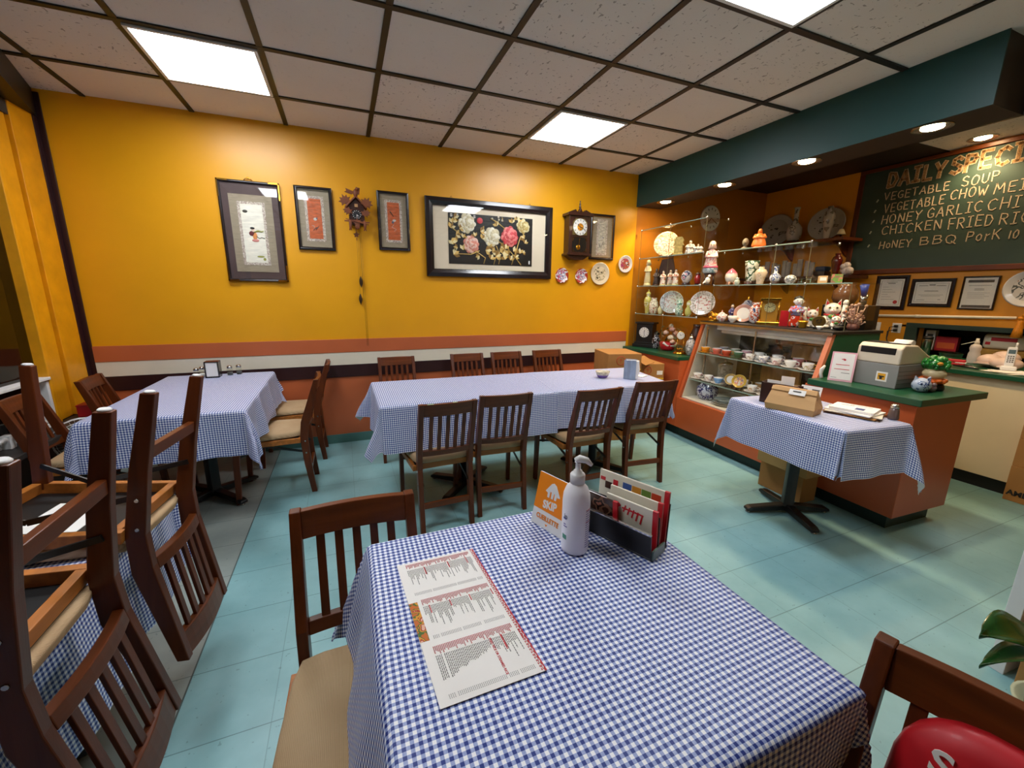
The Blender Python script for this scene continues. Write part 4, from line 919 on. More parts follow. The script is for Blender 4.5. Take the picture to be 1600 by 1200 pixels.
dial(t, (0, -.004, .145), .042, M['paleyellow'], M['inkblack'], M['inkblack'], hm=(10, 1.8))
MB().box(.06, .063, -.035, .035, .026, .204).box(-.063, -.06, -.035, .035, .026, .204).build('side_glass', M['glass'], t)
figure('dark_figurine', 'tiny dark figurine right of the brass carriage clock', 3.44, 2.375, ZD, .11, .04, mat('dark_plum', '3E2A30', .4))
t = thing('red_booklet', 'dark red booklet standing on the display case top', 'booklet', (3.36, 2.318, ZD), -40)
MB().box(-.03, .03, -.006, .006, 0, .125).build('cover', M['red'], t, bevel=.001); MB().box(-.028, .0305, -.0045, .0045, .003, .122).build('pages', M['paper'], t)
# porcelain boy
t = thing('porcelain_figurine', 'smiling porcelain figurine with black hair, blue jacket and red trousers', 'figurine', (3.37, 2.225, ZD), -50)
MB().lathe([(.045, 0), (.050, .012), (.048, .05), (.040, .085), (.036, .10)], n=18, sy=.8).build('trousers', china('red_trousers', ('C8361E', 'E8D8CC', 'C8361E', '2A2A5A'), 26, .15, (.55, .62, .68)), t)
b = MB().lathe([(.040, .09), (.047, .115), (.045, .145), (.03, .165), (.018, .172)], n=18, sy=.85)
for s in (-1, 1): b.tube([(s*.036, 0, .155), (s*.05, -.018, .128), (s*.012, -.044, .122)], [.014, .016, .011], 8)
b.build('jacket', china('blue_jacket', ('8C90C4', 'C8452E', '8C90C4', 'ECE6E0'), 24, .15, (.52, .60, .68)), t)
MB().ball((0, -.046, .125), .011, 8).build('hands', M['porcelain'], t)
h_ = MB().ball((0, -.002, .203), (.032, .030, .034), 16)
for s in (-1, 1): h_.ball((s*.031, 0, .200), (.006, .008, .010), 8).ball((s*.012, -.029, .207), (.005, .002, .0015), 6, 1).ball((s*.012, -.0305, .213), (.006, .001, .001), 6, 1)
h_.tube([(-.008, -.0295, .190), (0, -.031, .188), (.008, -.0295, .190)], .0012, 5, 2).ball((0, -.032, .199), (.004, .004, .005), 6)
h_.build('head', [M['porcelain'], M['hair'], M['red']], t)
MB().ball((0, .007, .221), (.0345, .032, .025), 14).ball((0, .004, .243), (.008, .008, .007), 8).build('hair', M['hair'], t)
for s in (-1, 1): MB().ball((s*.018, -.03, .006), (.014, .02, .009), 8).build('shoe', M['black'], t)
# beckoning cats
catw = mat('cat_white_glaze', 'F0E8DC', .2, coat=.4, var=.04)
def cat(label, x, y, h, arm, rot=-52):
    t = thing('cat_figurine', label, 'cat figurine', (x, y, ZD), rot, 'white lucky cat figurines'); s = h/.24
    S_ = Matrix.Scale(s, 4)
    b = MB().ball((0, .01, .062), (.052, .048, .066), 16, 0, S_).ball((0, 0, .150), (.056, .046, .048), 18, 0, S_).ball((0, -.042, .138), (.022, .016, .016), 10, 0, S_)
    for q in (-1, 1): b.ball((q*.03, -.04, .016), (.022, .028, .016), 10, 0, S_)
    b.tube([S_ @ Vector(p) for p in ((arm*.048, -.01, .07), (arm*.070, -.02, .12), (arm*.072, -.03, .185))], [.020*s, .018*s, .016*s], 10).ball((arm*.072, -.034, .200), (.020, .018, .022), 12, 0, S_)
    b.tube([S_ @ Vector(p) for p in ((-arm*.045, -.015, .085), (-arm*.045, -.045, .055), (-arm*.025, -.055, .045))], [.018*s, .016*s, .014*s], 10)
    b.build('body', catw, t)
    for q in (-1, 1):
        MB().prism([(q*.016, .178), (q*.050, .170), (q*.046, .228)], .016*s/s, 0, S_ @ fr(0, .008, 0)).build('ear', catw, t, bevel=.003*s)
        tag(MB().prism([(q*.022, .186), (q*.045, .180), (q*.043, .216)], .003, 0, S_ @ fr(0, -.0085, 0)).build('inner_ear', M['red'], t), 'red inner ear')
    f = MB()
    for q in (-1, 1): f.ball((q*.022, -.040, .160), (.009, .006, .008), 10, 0, S_).ball((q*.022, -.0455, .160), (.004, .002, .006), 8, 1, S_)
    f.ball((0, -.057, .146), (.004, .003, .003), 8, 2, S_).tube([S_ @ Vector(p) for p in ((-.012, -.055, .134), (0, -.058, .131), (.012, -.055, .134))], .0015*s, 5, 2)
    f.build('face', [mat('amber_eye', '8A7A3A', .2), M['hair'], M['red']], t)
    MB().tube([S_ @ Vector((.047*math.cos(a), .040*math.sin(a)-.002, .108+.003*math.sin(a))) for a in [k*math.pi/8 for k in range(16)]], .006*s, 6, 0, True).build('collar', M['red'], t)
    MB().ball((0, -.045, .094), (.028, .010, .018), 12, 0, S_).build('bib', mat('green_bib', '4E8A3A', .4), t)
    MB().ball((0, -.056, .092), .008*s, 8).build('bell', M['gold'], t)
    tag(MB().ball((arm*.080, -.036, .130), (.008, .010, .012), 8, 0, S_).build('spot', mat('orange_spot', 'D8742A', .3), t), 'orange spot on the raised arm')
cat('largest white lucky cat with red ears, raised paw and green bib', 3.50, 2.045, .238, 1)
cat('middle-sized white lucky cat, second largest, with its left-hand paw raised by the porcelain figurine', 3.43, 2.145, .172, -1)
cat('smallest white lucky cat, tucked under the paw of the biggest cat', 3.41, 1.955, .122, 1)
t = thing('gold_pot', 'crimped gold foil pot in front of the middle white cat', 'pot', (3.335, 2.145, ZD))
MB().lathe([(.022, 0), (.024, .004), (.034, .042), (.038, .055), (.033, .05), (.02, .02)], n=10).build('foil', M['gold'], t)
t = thing('coin_ornament', 'round bronze coin ornament with raised characters on a black foot', 'ornament', (3.345, 2.035, ZD), -52)
MB().box(-.03, .03, -.012, .012, 0, .014).build('foot', M['black'], t, bevel=.002)
cm = MB().lathe([(.042, -.004), (.044, 0), (.042, .004), (.036, .003)], n=24, M=fr(0, 0, .055)); cm.build('coin', mat('aged_bronze', '6A5426', .4, .6, var=.3, vs_=30), t)
q = MB()
for a, b_ in (((-.02, .065), (-.004, .065)), ((-.018, .05), (-.006, .072)), ((.004, .07), (.02, .07)), ((.012, .05), (.012, .074)), ((-.012, .045), (.012, .045))): q.bar((a[0], -.005, a[1]), (b_[0], -.005, b_[1]), .004, .002, 0, (0, 1, 0))
q.build('characters', M['black'], t)
bowl('tiny_bowl', 'tiny plain white bowl on the case edge before the bronze coin', 3.285, 1.985, ZD, .026, .026, M['porcelain'])
t = thing('black_bag', 'small crumpled black pouch right of the smallest white cat', 'pouch', (3.36, 1.90, ZD))
MB().ball((0, 0, .018), (.045, .035, .020), 12).ball((.015, -.01, .035), (.02, .016, .018), 10).tube([(-.01, 0, .03), (.02, 0, .06), (.04, .01, .03)], .004, 6).build('pouch', M['black'], t)
t = thing('coral_bouquet', 'pinkish shell-like flower bouquet at the right end of the case top', 'bouquet', (3.50, 1.885, ZD))
MB().lathe([(.03, 0), (.04, .02), (.035, .045)], n=14).build('pot', mat('rose_pot', '8A5A50', .5), t)
rn = random.Random(12); b = MB()
for k in range(46):
    a = rn.uniform(0, 6.28); e_ = rn.uniform(.1, 1); tip = Vector((.075*e_*math.cos(a), .075*e_*math.sin(a), .06+.13*rn.random()))
    b.tube([(tip.x*.2, tip.y*.2, .04), (tip.x*.7, tip.y*.7, tip.z*.7), tip], [.003, .004, .003], 5).ball(tip, rn.uniform(.006, .012), 6, k % 3)
tag(b.build('blooms', [mat('shell_pink', 'C9A494', .5), mat('shell_beige', 'B8977E', .5), mat('shell_mauve', '9A7468', .5)], t), kind='stuff')
t = thing('brown_crock', 'squat brown crock high behind the white cats', 'crock', (3.66, 2.065, ZD))
MB().box(-.075, .075, -.21, .11, 0, .18).build('plinth', M['black'], t, bevel=.004)
MB().lathe([(.06, .18), (.085, .23), (.08, .29), (.055, .32), (.06, .335)], n=20).build('pot', mat('brown_glaze', '6E4A30', .2, coat=.3), t)
t = thing('steel_cup', 'steel tumbler holding a blue cone, right of the brown crock', 'cup', (3.64, 1.925, 1.331))
MB().lathe([(.022, 0), (.026, .08), (.024, .08), (.02, .004)], n=16).build('tumbler', M['steel'], t)
MB().lathe([(.016, .07), (.028, .15), (.026, .15), (.012, .074)], n=16, M=Matrix.Translation((.0, -.005, 0)) @ Matrix.Rotation(R(-10), 4, 'Y')).build('blue_cone', mat('cobalt_blue', '22409A', .4), t)
# shelf B, left tower --------------------------------------------------------
ivory = mat('ivory_glaze', 'DDD0A2', .25, coat=.3, var=.12, vs_=20)
figure('standing_figurine', 'tall ivory hooded figurine beside the yellow wall, middle glass shelf', 3.20, 3.84, ZB, .285, .085, ivory, ivory, hood=ivory, skin=ivory)
figure('bronze_figurine', 'dark bronze warrior figurine right of the tall ivory figurine', 3.24, 3.745, ZB, .185, .075, mat('bronze_grey', '5E504A', .35, .5, var=.4, vs_=30), M['darkwood'], skin=mat('bronze_skin', '6A5A50', .4, .4))
t = thing('carved_stone', 'tall carved brown stone slab behind the small figurines', 'carving', (3.36, 3.72, ZB), -50)
MB().prism([(-.085, 0), (.085, 0), (.08, .20), (.055, .30), (-.06, .285), (-.09, .15)], .05, 0, fr(0, .025, 0)).build('slab', mat('brown_stone', '4A2E22', .6, var=.4, vs_=12, bump=.5, bs=30), t, bevel=.008)
fw = china('orange_white_robe', ('EADFD2', 'C8643A', 'EADFD2', '8A4A3A'), 34, .15, (.52, .60, .66))
for x, y, h_, lb in ((3.19, 3.58, .155, 'first of three small white and orange figurines, next to the bronze warrior'), (3.22, 3.505, .165, 'middle one of three small white and orange figurines'), (3.22, 3.43, .165, 'third of three small white and orange figurines, next to the round pot')):
    figure('small_figurine', lb, x, y, ZB, h_, .07, fw, M['paleyellow'], group='three small white and orange figurines')
vase('round_pot', 'round pink, white and navy pot on a black stand, middle glass shelf', 3.23, 3.29, ZB, .145, .108, 'pot', china('pinknavy', ('DCD4D0', '3A3A5A', 'DCD4D0', 'C46A8A'), 18, .15, (.5, .58, .64)), stand=.025)
vase('red_vase', 'small deep red vase left of the pink seated figurine', 3.22, 3.135, ZB, .125, .065, 'ginger', mat('oxblood_glaze', '8E1A18', .15, coat=.4), M['darkwood'], stand=.012)
t = thing('pedestal_stand', 'little dark wooden stool carrying the pink seated figurine', 'stand', (3.26, 3.035, ZB), -50)
MB().box(-.045, .045, -.045, .045, .095, .108).build('seat', M['darkwood'], t, bevel=.003)
for x in (-.035, .035):
    for y in (-.035, .035): MB().tube([(x*.9, y*.9, .095), (x*1.1, y*1.1, .045), (x, y, 0)], .006, 6).build('leg', M['darkwood'], t)
pk = china('pink_robe', ('EBD9CE', 'D98A8C', 'EBD9CE', '8A6A8A'), 26, .15, (.52, .60, .67))
t = figure('seated_figurine', 'large pink and white seated figurine on a little dark stool', 3.26, 3.035, ZB+.1085, .29, .125, pk, None, seated=True, hood=mat('pale_pink_hood', 'EBC6BC', .2, coat=.3))
MB().lathe([(.060, -.0), (.066, .018), (.066, .036), (.060, .05)], n=20).build('blue_base', china('cloud_base', ('AEBCC0', '6A8A96', 'AEBCC0', 'D8C8C8'), 24, .2), t)
MB().lathe([(.062, .045), (.069, .056), (.060, .068)], n=20).build('lotus_rim', mat('lotus_pink', 'D0607A', .25, coat=.3), t)
t = thing('white_bird', 'small white porcelain bird right of the pink seated figurine', 'ornament', (3.19, 2.985, ZB)); MB().lathe([(.03, 0), (.03, .008)], n=14).build('base', M['black'], t)
MB().ball((0, 0, .04), (.028, .018, .030), 12).ball((.008, -.008, .078), (.014, .013, .014), 10).prism([(-.02, .02), (-.055, .012), (-.03, .04)], .01, 0, fr(0, .005, 0)).build('bird', M['porcelain'], t)
# middle unit, shelf B --------------------------------------------------------
t = thing('peach_pot', 'big white peach-shaped pot with a pink top on orange feet', 'pot', (3.42, 2.925, ZB))
m_, b_, n_ = base_mat('peach_glaze', .15, 0, .5, .4); sp = n_.new('ShaderNodeSeparateXYZ'); n_.link(n_.coord(), sp.inputs[0]); n_.link(n_.ramp(n_.math('DIVIDE', sp.outputs[2], .15), [(.58, lin('E6DCCF')), (.75, lin('D4647A'))]), b_.inputs['Base Color'])
MB().lathe([(.02, .022), (.045, .035), (.056, .07), (.05, .105), (.025, .135), (.004, .152)], n=20).build('peach', m_, t)
for a in (200, 270, 340, 90): MB().tube([(.03*math.cos(R(a)), .03*math.sin(R(a)), .035), (.042*math.cos(R(a)), .042*math.sin(R(a)), .0)], [.012, .008], 8).build('foot_support', mat('peach_foot', 'D9A284', .3), t)
vase('pale_green_jar', 'tiny pale green jar beside the peach-shaped pot', 3.37, 2.815, ZB, .068, .046, 'ginger', mat('pale_celadon', 'C8D2C0', .15, coat=.3), M['porcelain'])
vase('square_vase', 'flared green and white square vase with dark leaves, middle glass shelf', 3.46, 2.755, ZB, .212, .125, 'flare', china('green_leafy', ('DDE0D4', '3E5A44', 'DDE0D4', '6E9A5A'), 16, .15, (.48, .58, .64)), stand=.03, n=4, rot=22)
vase('beige_vase', 'beige shouldered vase between the square green vase and the blue-white bottle', 3.42, 2.625, ZB, .150, .10, 'baluster', china('beige_sprig', ('D8C4AA', '8E8A6A', 'D8C4AA', 'C49A7A'), 34, .2, (.56, .60, .68)))
vase('blue_white_bottle', 'blue and white bottle with a straight neck on a dark stand', 3.42, 2.49, ZB, .145, .085, 'neck', china('bluewhite', ('E6E8EE', '2E4A9A', 'E6E8EE', '6A84C0'), 28, .15, (.5, .58, .64)), stand=.022)
t = vase('grey_white_teapot', 'grey and white patterned teapot near the glass mugs', 3.42, 2.355, ZB, .072, .09, 'pot', china('greywhite', ('CFCFCB', '50545A', 'CFCFCB'), 40, .15, (.5, .58)), cat='teapot')
MB().tube([(.03, 0, .025), (.055, 0, .04), (.062, 0, .055)], [.009, .006, .005], 8).build('spout', M['porcelain'], t)
def mug(x, y, lb):
    t = thing('glass_mug', lb, 'mug', (x, y, ZB), 40, 'glass mugs on the middle shelf')
    MB().lathe([(.026, 0), (.028, .045), (.026, .045), (.024, .006), (.001, .006)], n=18).build('body', M['glassgreen'], t); MB().tube([(.027, 0, .036), (.042, 0, .034), (.042, 0, .014), (.027, 0, .010)], .003, 6).build('handle', M['glassedge'], t)
mug(3.40, 2.245, 'left one of two glass mugs on the middle glass shelf'); mug(3.40, 2.175, 'right one of two glass mugs on the middle glass shelf')
t = thing('beige_box', 'small upright beige box right of the glass mugs', 'box', (3.42, 2.105, ZB), -50); MB().box(-.028, .028, -.02, .02, 0, .055).build('carton', mat('tan_carton', 'C9A878', .6), t, bevel=.002); MB().box(-.02, .02, -.021, -.0202, .02, .045).build('label', M['paper'], t)
t = thing('picture_card', 'green and pink picture card leaning at the shelf end', 'card', (3.47, 2.035, ZB), -50); MB().box(-.035, .035, -.003, .003, 0, .068).build('card', china('card_print', ('8A6A5A', '6A9A4A', 'C07A6A', '4A3A3A'), 30, .4, (.45, .55, .65)), t); MB().bar((0, .003, .05), (0, .04, .002), .02, .002).build('strut', M['cardboard'], t)
# shelf A and tops --------------------------------------------------------------
plate('carved_plate', 'big cream plate with brown relief on the upper glass shelf', (3.30, 3.70, ZA), .132, china('carved_rim', ('D2C2A4', '8A5A3A', 'D2C2A4', 'A0704A'), 50, .25, (.51, .57, .63)), china('carved_well', ('D6C6AA', '984E2E', 'D6C6AA', '7A6A4A'), 46, .25, (.48, .55, .62)), -48, 10, True)
t = thing('gilt_tower', 'yellowish carved tower ornament beside the big cream plate', 'ornament', (3.25, 3.46, ZA), -50); gy = mat('antique_ivory_gilt', 'B8A25E', .4, .2, var=.4, vs_=40, bump=.4)
MB().box(-.05, .05, -.03, .03, 0, .03).box(-.04, .04, -.025, .025, .03, .10).build('body', gy, t, bevel=.004)
MB().prism([(-.055, .10), (.055, .10), (.04, .13), (.05, .15), (.03, .185), (-.03, .185), (-.05, .15), (-.04, .13)], .04, 0, fr(0, .02, 0)).build('roof', gy, t, bevel=.003)
gw = china('grey_white_figure', ('DDD6CC', '6A625A', 'DDD6CC', 'B98A6A'), 40, .2, (.50, .58, .66))
figure('white_figurine', 'white and grey seated figurine, higher of two on the upper glass shelf', 3.25, 3.30, ZA, .135, .10, gw, seated=True)
figure('white_figurine', 'white and grey seated figurine, lower of two at the upper shelf end', 3.22, 3.17, ZA, .085, .10, gw, seated=True)
t = thing('stone_bust', 'grey stone head bust on the top glass left of the orange figurine', 'bust', (3.44, 2.835, ZM), -50); sg = mat('grey_green_stone', '7A7460', .6, var=.25, vs_=30)
MB().lathe([(.038, 0), (.032, .02), (.016, .03)], n=14, sy=.7).build('shoulders', sg, t)
MB().ball((0, 0, .068), (.027, .030, .036), 14).ball((0, -.03, .064), (.005, .007, .008), 8).tube([(0, 0, .02), (0, 0, .05)], .014, 10).build('head', sg, t)
orr = mat('orange_resin', 'D8722E', .4, var=.2, vs_=20)
figure('orange_figurine', 'orange seated figurine on the top glass shelf', 3.44, 2.70, ZM, .165, .115, orr, orr, seated=True, skin=orr, hood=orr)
# wall shelves on the right wall ------------------------------------------------
for z, y1, lb, nm in ((1.995, 3.97, 'upper wooden wall shelf with the big grey plates, left of the chalkboard', 'upper'), (1.612, 3.97, 'lower dark wall shelf with the row of drinking glasses, left of the chalkboard', 'lower')):
    t = thing('wall_shelf', lb, 'shelf', (4.86, 2.68, z-.03), 0, 'wall shelves left of the chalkboard')
    MB().box(-.08, .26, .13 if nm == 'upper' else .02, y1-2.68, 0, .03).build('board', M['woodh'] if nm == 'upper' else M['darkwood'], t, bevel=.003)
    for y in (.25, .85): MB().prism([(.26, 0), (-.02, 0), (.02, -.03), (.10, -.05), (.20, -.13), (.26, -.16)], .02, 0, Matrix(((1, 0, 0, 0), (0, 0, 1, y), (0, 1, 0, 0), (0, 0, 0, 1)))).build('bracket', M['wood'], t, bevel=.003)
WU, WL_ = 1.9955, 1.6125
M['tumbler'], b_, n_ = base_mat('smoky_tumbler_glass', .08, 0, .8); b_.inputs['Base Color'].default_value = lin('D8D2CA'); b_.inputs['Alpha'].default_value = .38
gp = china('grey_painted', ('A09C96', '3A362E', 'A09C96', '6A665E'), 16, .25, (.57, .63, .68))
plate('large_plate', 'large grey plate left of the tall white vase on the top wall shelf', (5.03, 3.74, WU), .185, mat('grey_plate_rim', 'A8A49E', .25), gp, -75, 8, True)
plate('large_plate', 'large grey plate behind the slim bottle on the top wall shelf', (5.03, 3.16, WU), .175, mat('grey_plate_rim_two', 'A39F98', .25), gp, -75, 8, True)
vase('white_vase', 'tall white vase with grey writing between two large grey plates', 4.95, 3.45, WU, .40, .16, 'neck', china('grey_script', ('B8B2AA', '6A665E', 'B8B2AA'), 22, .2, (.58, .66)), stand=.03)
vase('slim_bottle', 'slim pale bottle in front of the right large grey plate', 4.88, 3.04, WU, .335, .11, 'baluster', china('pale_bottle', ('B0AAA2', '7A746A', 'B0AAA2'), 18, .2, (.58, .68)))
t = thing('table_lamp', 'tiny lamp with a cream shade at the right end of the top wall shelf', 'lamp', (4.90, 2.91, WU)); MB().lathe([(.025, 0), (.01, .012), (.006, .04)], n=12).build('base', M['brass'], t); MB().lathe([(.042, .035), (.018, .09), (.017, .09), (.040, .035)], n=16).build('lamp_shade', M['cream'], t)
gi = 0
for k in range(11):
    y = 3.79-.066*k; h_ = (.17, .15, .19)[k % 3]
    t = thing('drinking_glass', 'drinking glass in the row on the lower wall shelf', 'glass', (4.86+.03*(k % 2), y, WL_), 0, 'row of drinking glasses on the lower wall shelf')
    MB().lathe([(.024, 0), (.026, .01), (.030, h_), (.028, h_), (.023, .014), (.001, .012)], n=16).build('body', M['tumbler'], t)
t = thing('blue_box', 'dark blue folded cloth bundle right of the drinking glasses', 'bundle', (4.88, 3.02, WL_)); MB().box(-.06, .06, -.06, .06, 0, .05).build('lower_fold', M['black'], t, bevel=.012, seg=3); MB().box(-.055, .055, -.055, .055, .05, .10).build('upper_fold', mat('navy_cloth', '1E2A4E', .6), t, bevel=.015, seg=3)
vase('red_goblet_vase', 'dark red waisted vase on the lower wall shelf near the chalkboard', 4.87, 2.885, WL_, .225, .10, 'baluster', mat('dark_red_glaze', '5E1410', .15, coat=.4))
t = thing('white_shell', 'white cloud-shaped shell at the right end of the lower wall shelf', 'shell', (4.84, 2.765, WL_)); b = MB()
for dx, dy, dz, r in ((0, 0, .04, .042), (.02, .03, .05, .035), (-.01, -.035, .045, .036), (0, .0, .095, .035), (.01, -.03, .03, .03), (-.02, .02, .085, .028)): b.ball((dx, dy, dz), r, 12)
b.build('shell', mat('milky_shell', 'D8C8BE', .3, var=.1), t)

# cups in the display case --------------------------------------------------------
Z1, Z2, Z0 = .8505, .5965, .4125
def cup(x, y, z, m, rot=-70, saucer=None, s=1.0, label='', group='teacups in the display case', gold=False, inner=None):
    X, Y, _ = kp(x, y); t = thing('teacup', label, 'teacup', (X, Y, z), rot, group); s *= 1.0
    MB().lathe([(.028*s, 0), (.050*s, .006), (.062*s, .013), (.060*s, .0145), (.030*s, .006), (.001, .005)], n=24).build('saucer', saucer or m, t)
    b = MB().lathe([(.020*s, .007), (.022*s, .010), (.035*s, .030), (.040*s, .058*s), (.038*s, .058*s), (.030*s, .028), (.001, .014)], n=24, mi=[0, 0, 0, 1, 1, 1]).build('cup', [m, inner or M['porcelain']], t)
    MB().tube([(.036*s, 0, .050*s), (.054*s, 0, .048*s), (.056*s, 0, .030), (.034*s, 0, .024)], .0035, 8).build('handle', M['gold'] if gold else m, t); return t
cg = lambda nm, c: mat(nm, c, .18, coat=.35, var=.06)
fl = lambda k, a: china('cup_floral_%d' % k, ('ECE6DE', a, 'ECE6DE', 'B8924A'), 46, .15, (.54, .60, .67))
rows = [(.205, -.095, cg('amber_cup', 'D8901E'), 'amber yellow teacup, leftmost on the upper glass shelf of the case'), (.215, -.225, cg('salmon_cup', 'CE6E5E'), 'salmon pink teacup second from the left on the case upper shelf'),
 (.195, -.355, cg('brick_cup', 'B0402A'), 'brick red teacup with gold handle on the case upper shelf'), (.20, -.475, cg('bottle_green_cup', '245A3C'), 'dark green teacup on the case upper shelf'),
 (.20, -.60, fl(1, '9A7A5A'), 'floral teacup with brown sprays right of the dark green cup'), (.20, -.725, fl(2, '5A74B8'), 'white teacup with blue sprigs in the middle of the case upper shelf'),
 (.195, -.845, fl(3, 'B85A6A'), 'white teacup with pink flowers right of the blue-sprigged one'), (.19, -.965, M['porcelain'], 'plain white wide teacup with a looped handle on the case upper shelf'), (.195, -1.095, fl(4, 'A8A05A'), 'low floral teacup with gold edge at the right end of the case upper shelf')]
for x, y, m_, lb in rows: cup(x, y, Z1, m_, label=lb, gold='gold' in lb, saucer=M['porcelain'] if 'floral' in lb else m_)
back = [(.37, -.16, cg('slate_cup', '8A94A0'), 'slate grey teacup behind the amber and salmon cups'), (.36, -.30, cg('sage_cup', '8A9A86'), 'sage green teacup behind the brick red cup'), (.36, -.42, cg('rose_cup', 'C89AA0'), 'dusty rose teacup behind the dark green cup'),
 (.36, -.55, M['porcelain'], 'white teacup in the back row behind the brown floral cup'), (.36, -.90, cg('wine_rim_cup', 'B06A70'), 'wine red teacup in the back row behind the plain white cup'), (.36, -.72, fl(5, '8A8A9A'), 'grey floral teacup in the back row of the case upper shelf')]
for x, y, m_, lb in back: cup(x, y, Z1, m_, label=lb)
low = [(.14, -.10, fl(6, 'B8707A'), 'pale floral teacup at the left end of the case lower shelf'), (.15, -.225, fl(7, 'A04A7A'), 'white teacup with magenta flowers on the case lower shelf'), (.145, -.345, cg('sky_blue_cup', '5E92C4'), 'sky blue teacup on the case lower shelf'),
 (.16, -.69, fl(8, 'C88A3A'), 'gilt patterned teacup right of the fruit dish on the case lower shelf'), (.15, -.82, fl(9, 'C46A2A'), 'orange and white teacup on the case lower shelf'), (.30, -.50, fl(10, 'B89A5A'), 'gold-rimmed teacup in the back of the case lower shelf'), (.31, -.64, cg('tan_cup', 'A07A50'), 'tan teacup in the back of the case lower shelf')]
for x, y, m_, lb in low: cup(x, y, Z2, m_, label=lb, saucer=M['porcelain'])
X, Y, _ = kp(.16, -.465); plate('cup_saucer', 'cream and gold saucer tilted up right of the sky blue cup', (X, Y, Z2), .052, cg('gilt_cream', 'C9A86A'), M['porcelain'], -60, 25, True, cat='saucer')
X, Y, _ = kp(.135, -.575); plate('fruit_saucer', 'gold saucer painted with fruit standing on the case lower shelf', (X, Y, Z2), .058, cg('gilt_yellow', 'C8A440'), china('fruit_print', ('D8C89A', 'C04A2A', 'E0B030', '6A4A6A'), 40, .2, (.45, .52, .60)), -60, 20, True, cat='saucer')
X, Y, _ = kp(.36, -.21); vase('canister', 'grey lidded canister behind the cups on the case lower shelf', X, Y, Z2, .19, .125, 'cyl', china('grey_canister', ('A8A698', '8A887C', 'B8B6A8'), 30, .3), M['steel'])
X, Y, _ = kp(.19, -.19); vase('blue_jar', 'big blue and white ginger jar at the bottom of the display case', X, Y, Z0, .17, .20, 'ginger', china('blue_ginger', ('C6CEDC', '1E2E66', 'C6CEDC', '2A3A7A'), 30, .15, (.46, .56, .62)))
for k in range(5):
    X, Y, _ = kp(.17+.01*(k % 2), -.42); t = thing('stacked_plate', ('lowest', 'second lowest', 'middle', 'second highest', 'topmost')[k]+' plate of the stack at the bottom of the display case', 'plate', (X, Y, Z0+.0105*k), 0, 'stacked plates in the display case')
    MB().lathe([(.06, 0), (.07, .002), (.105-.004*k, .014), (.104-.004*k, .016), (.068, .006), (.001, .006)], n=28).build('dish', cg('plate_%d' % k, ('D8D4C4', 'C8C6B4', '9AA6A0', 'B0BAB4', 'A4B0AA')[k]), t)
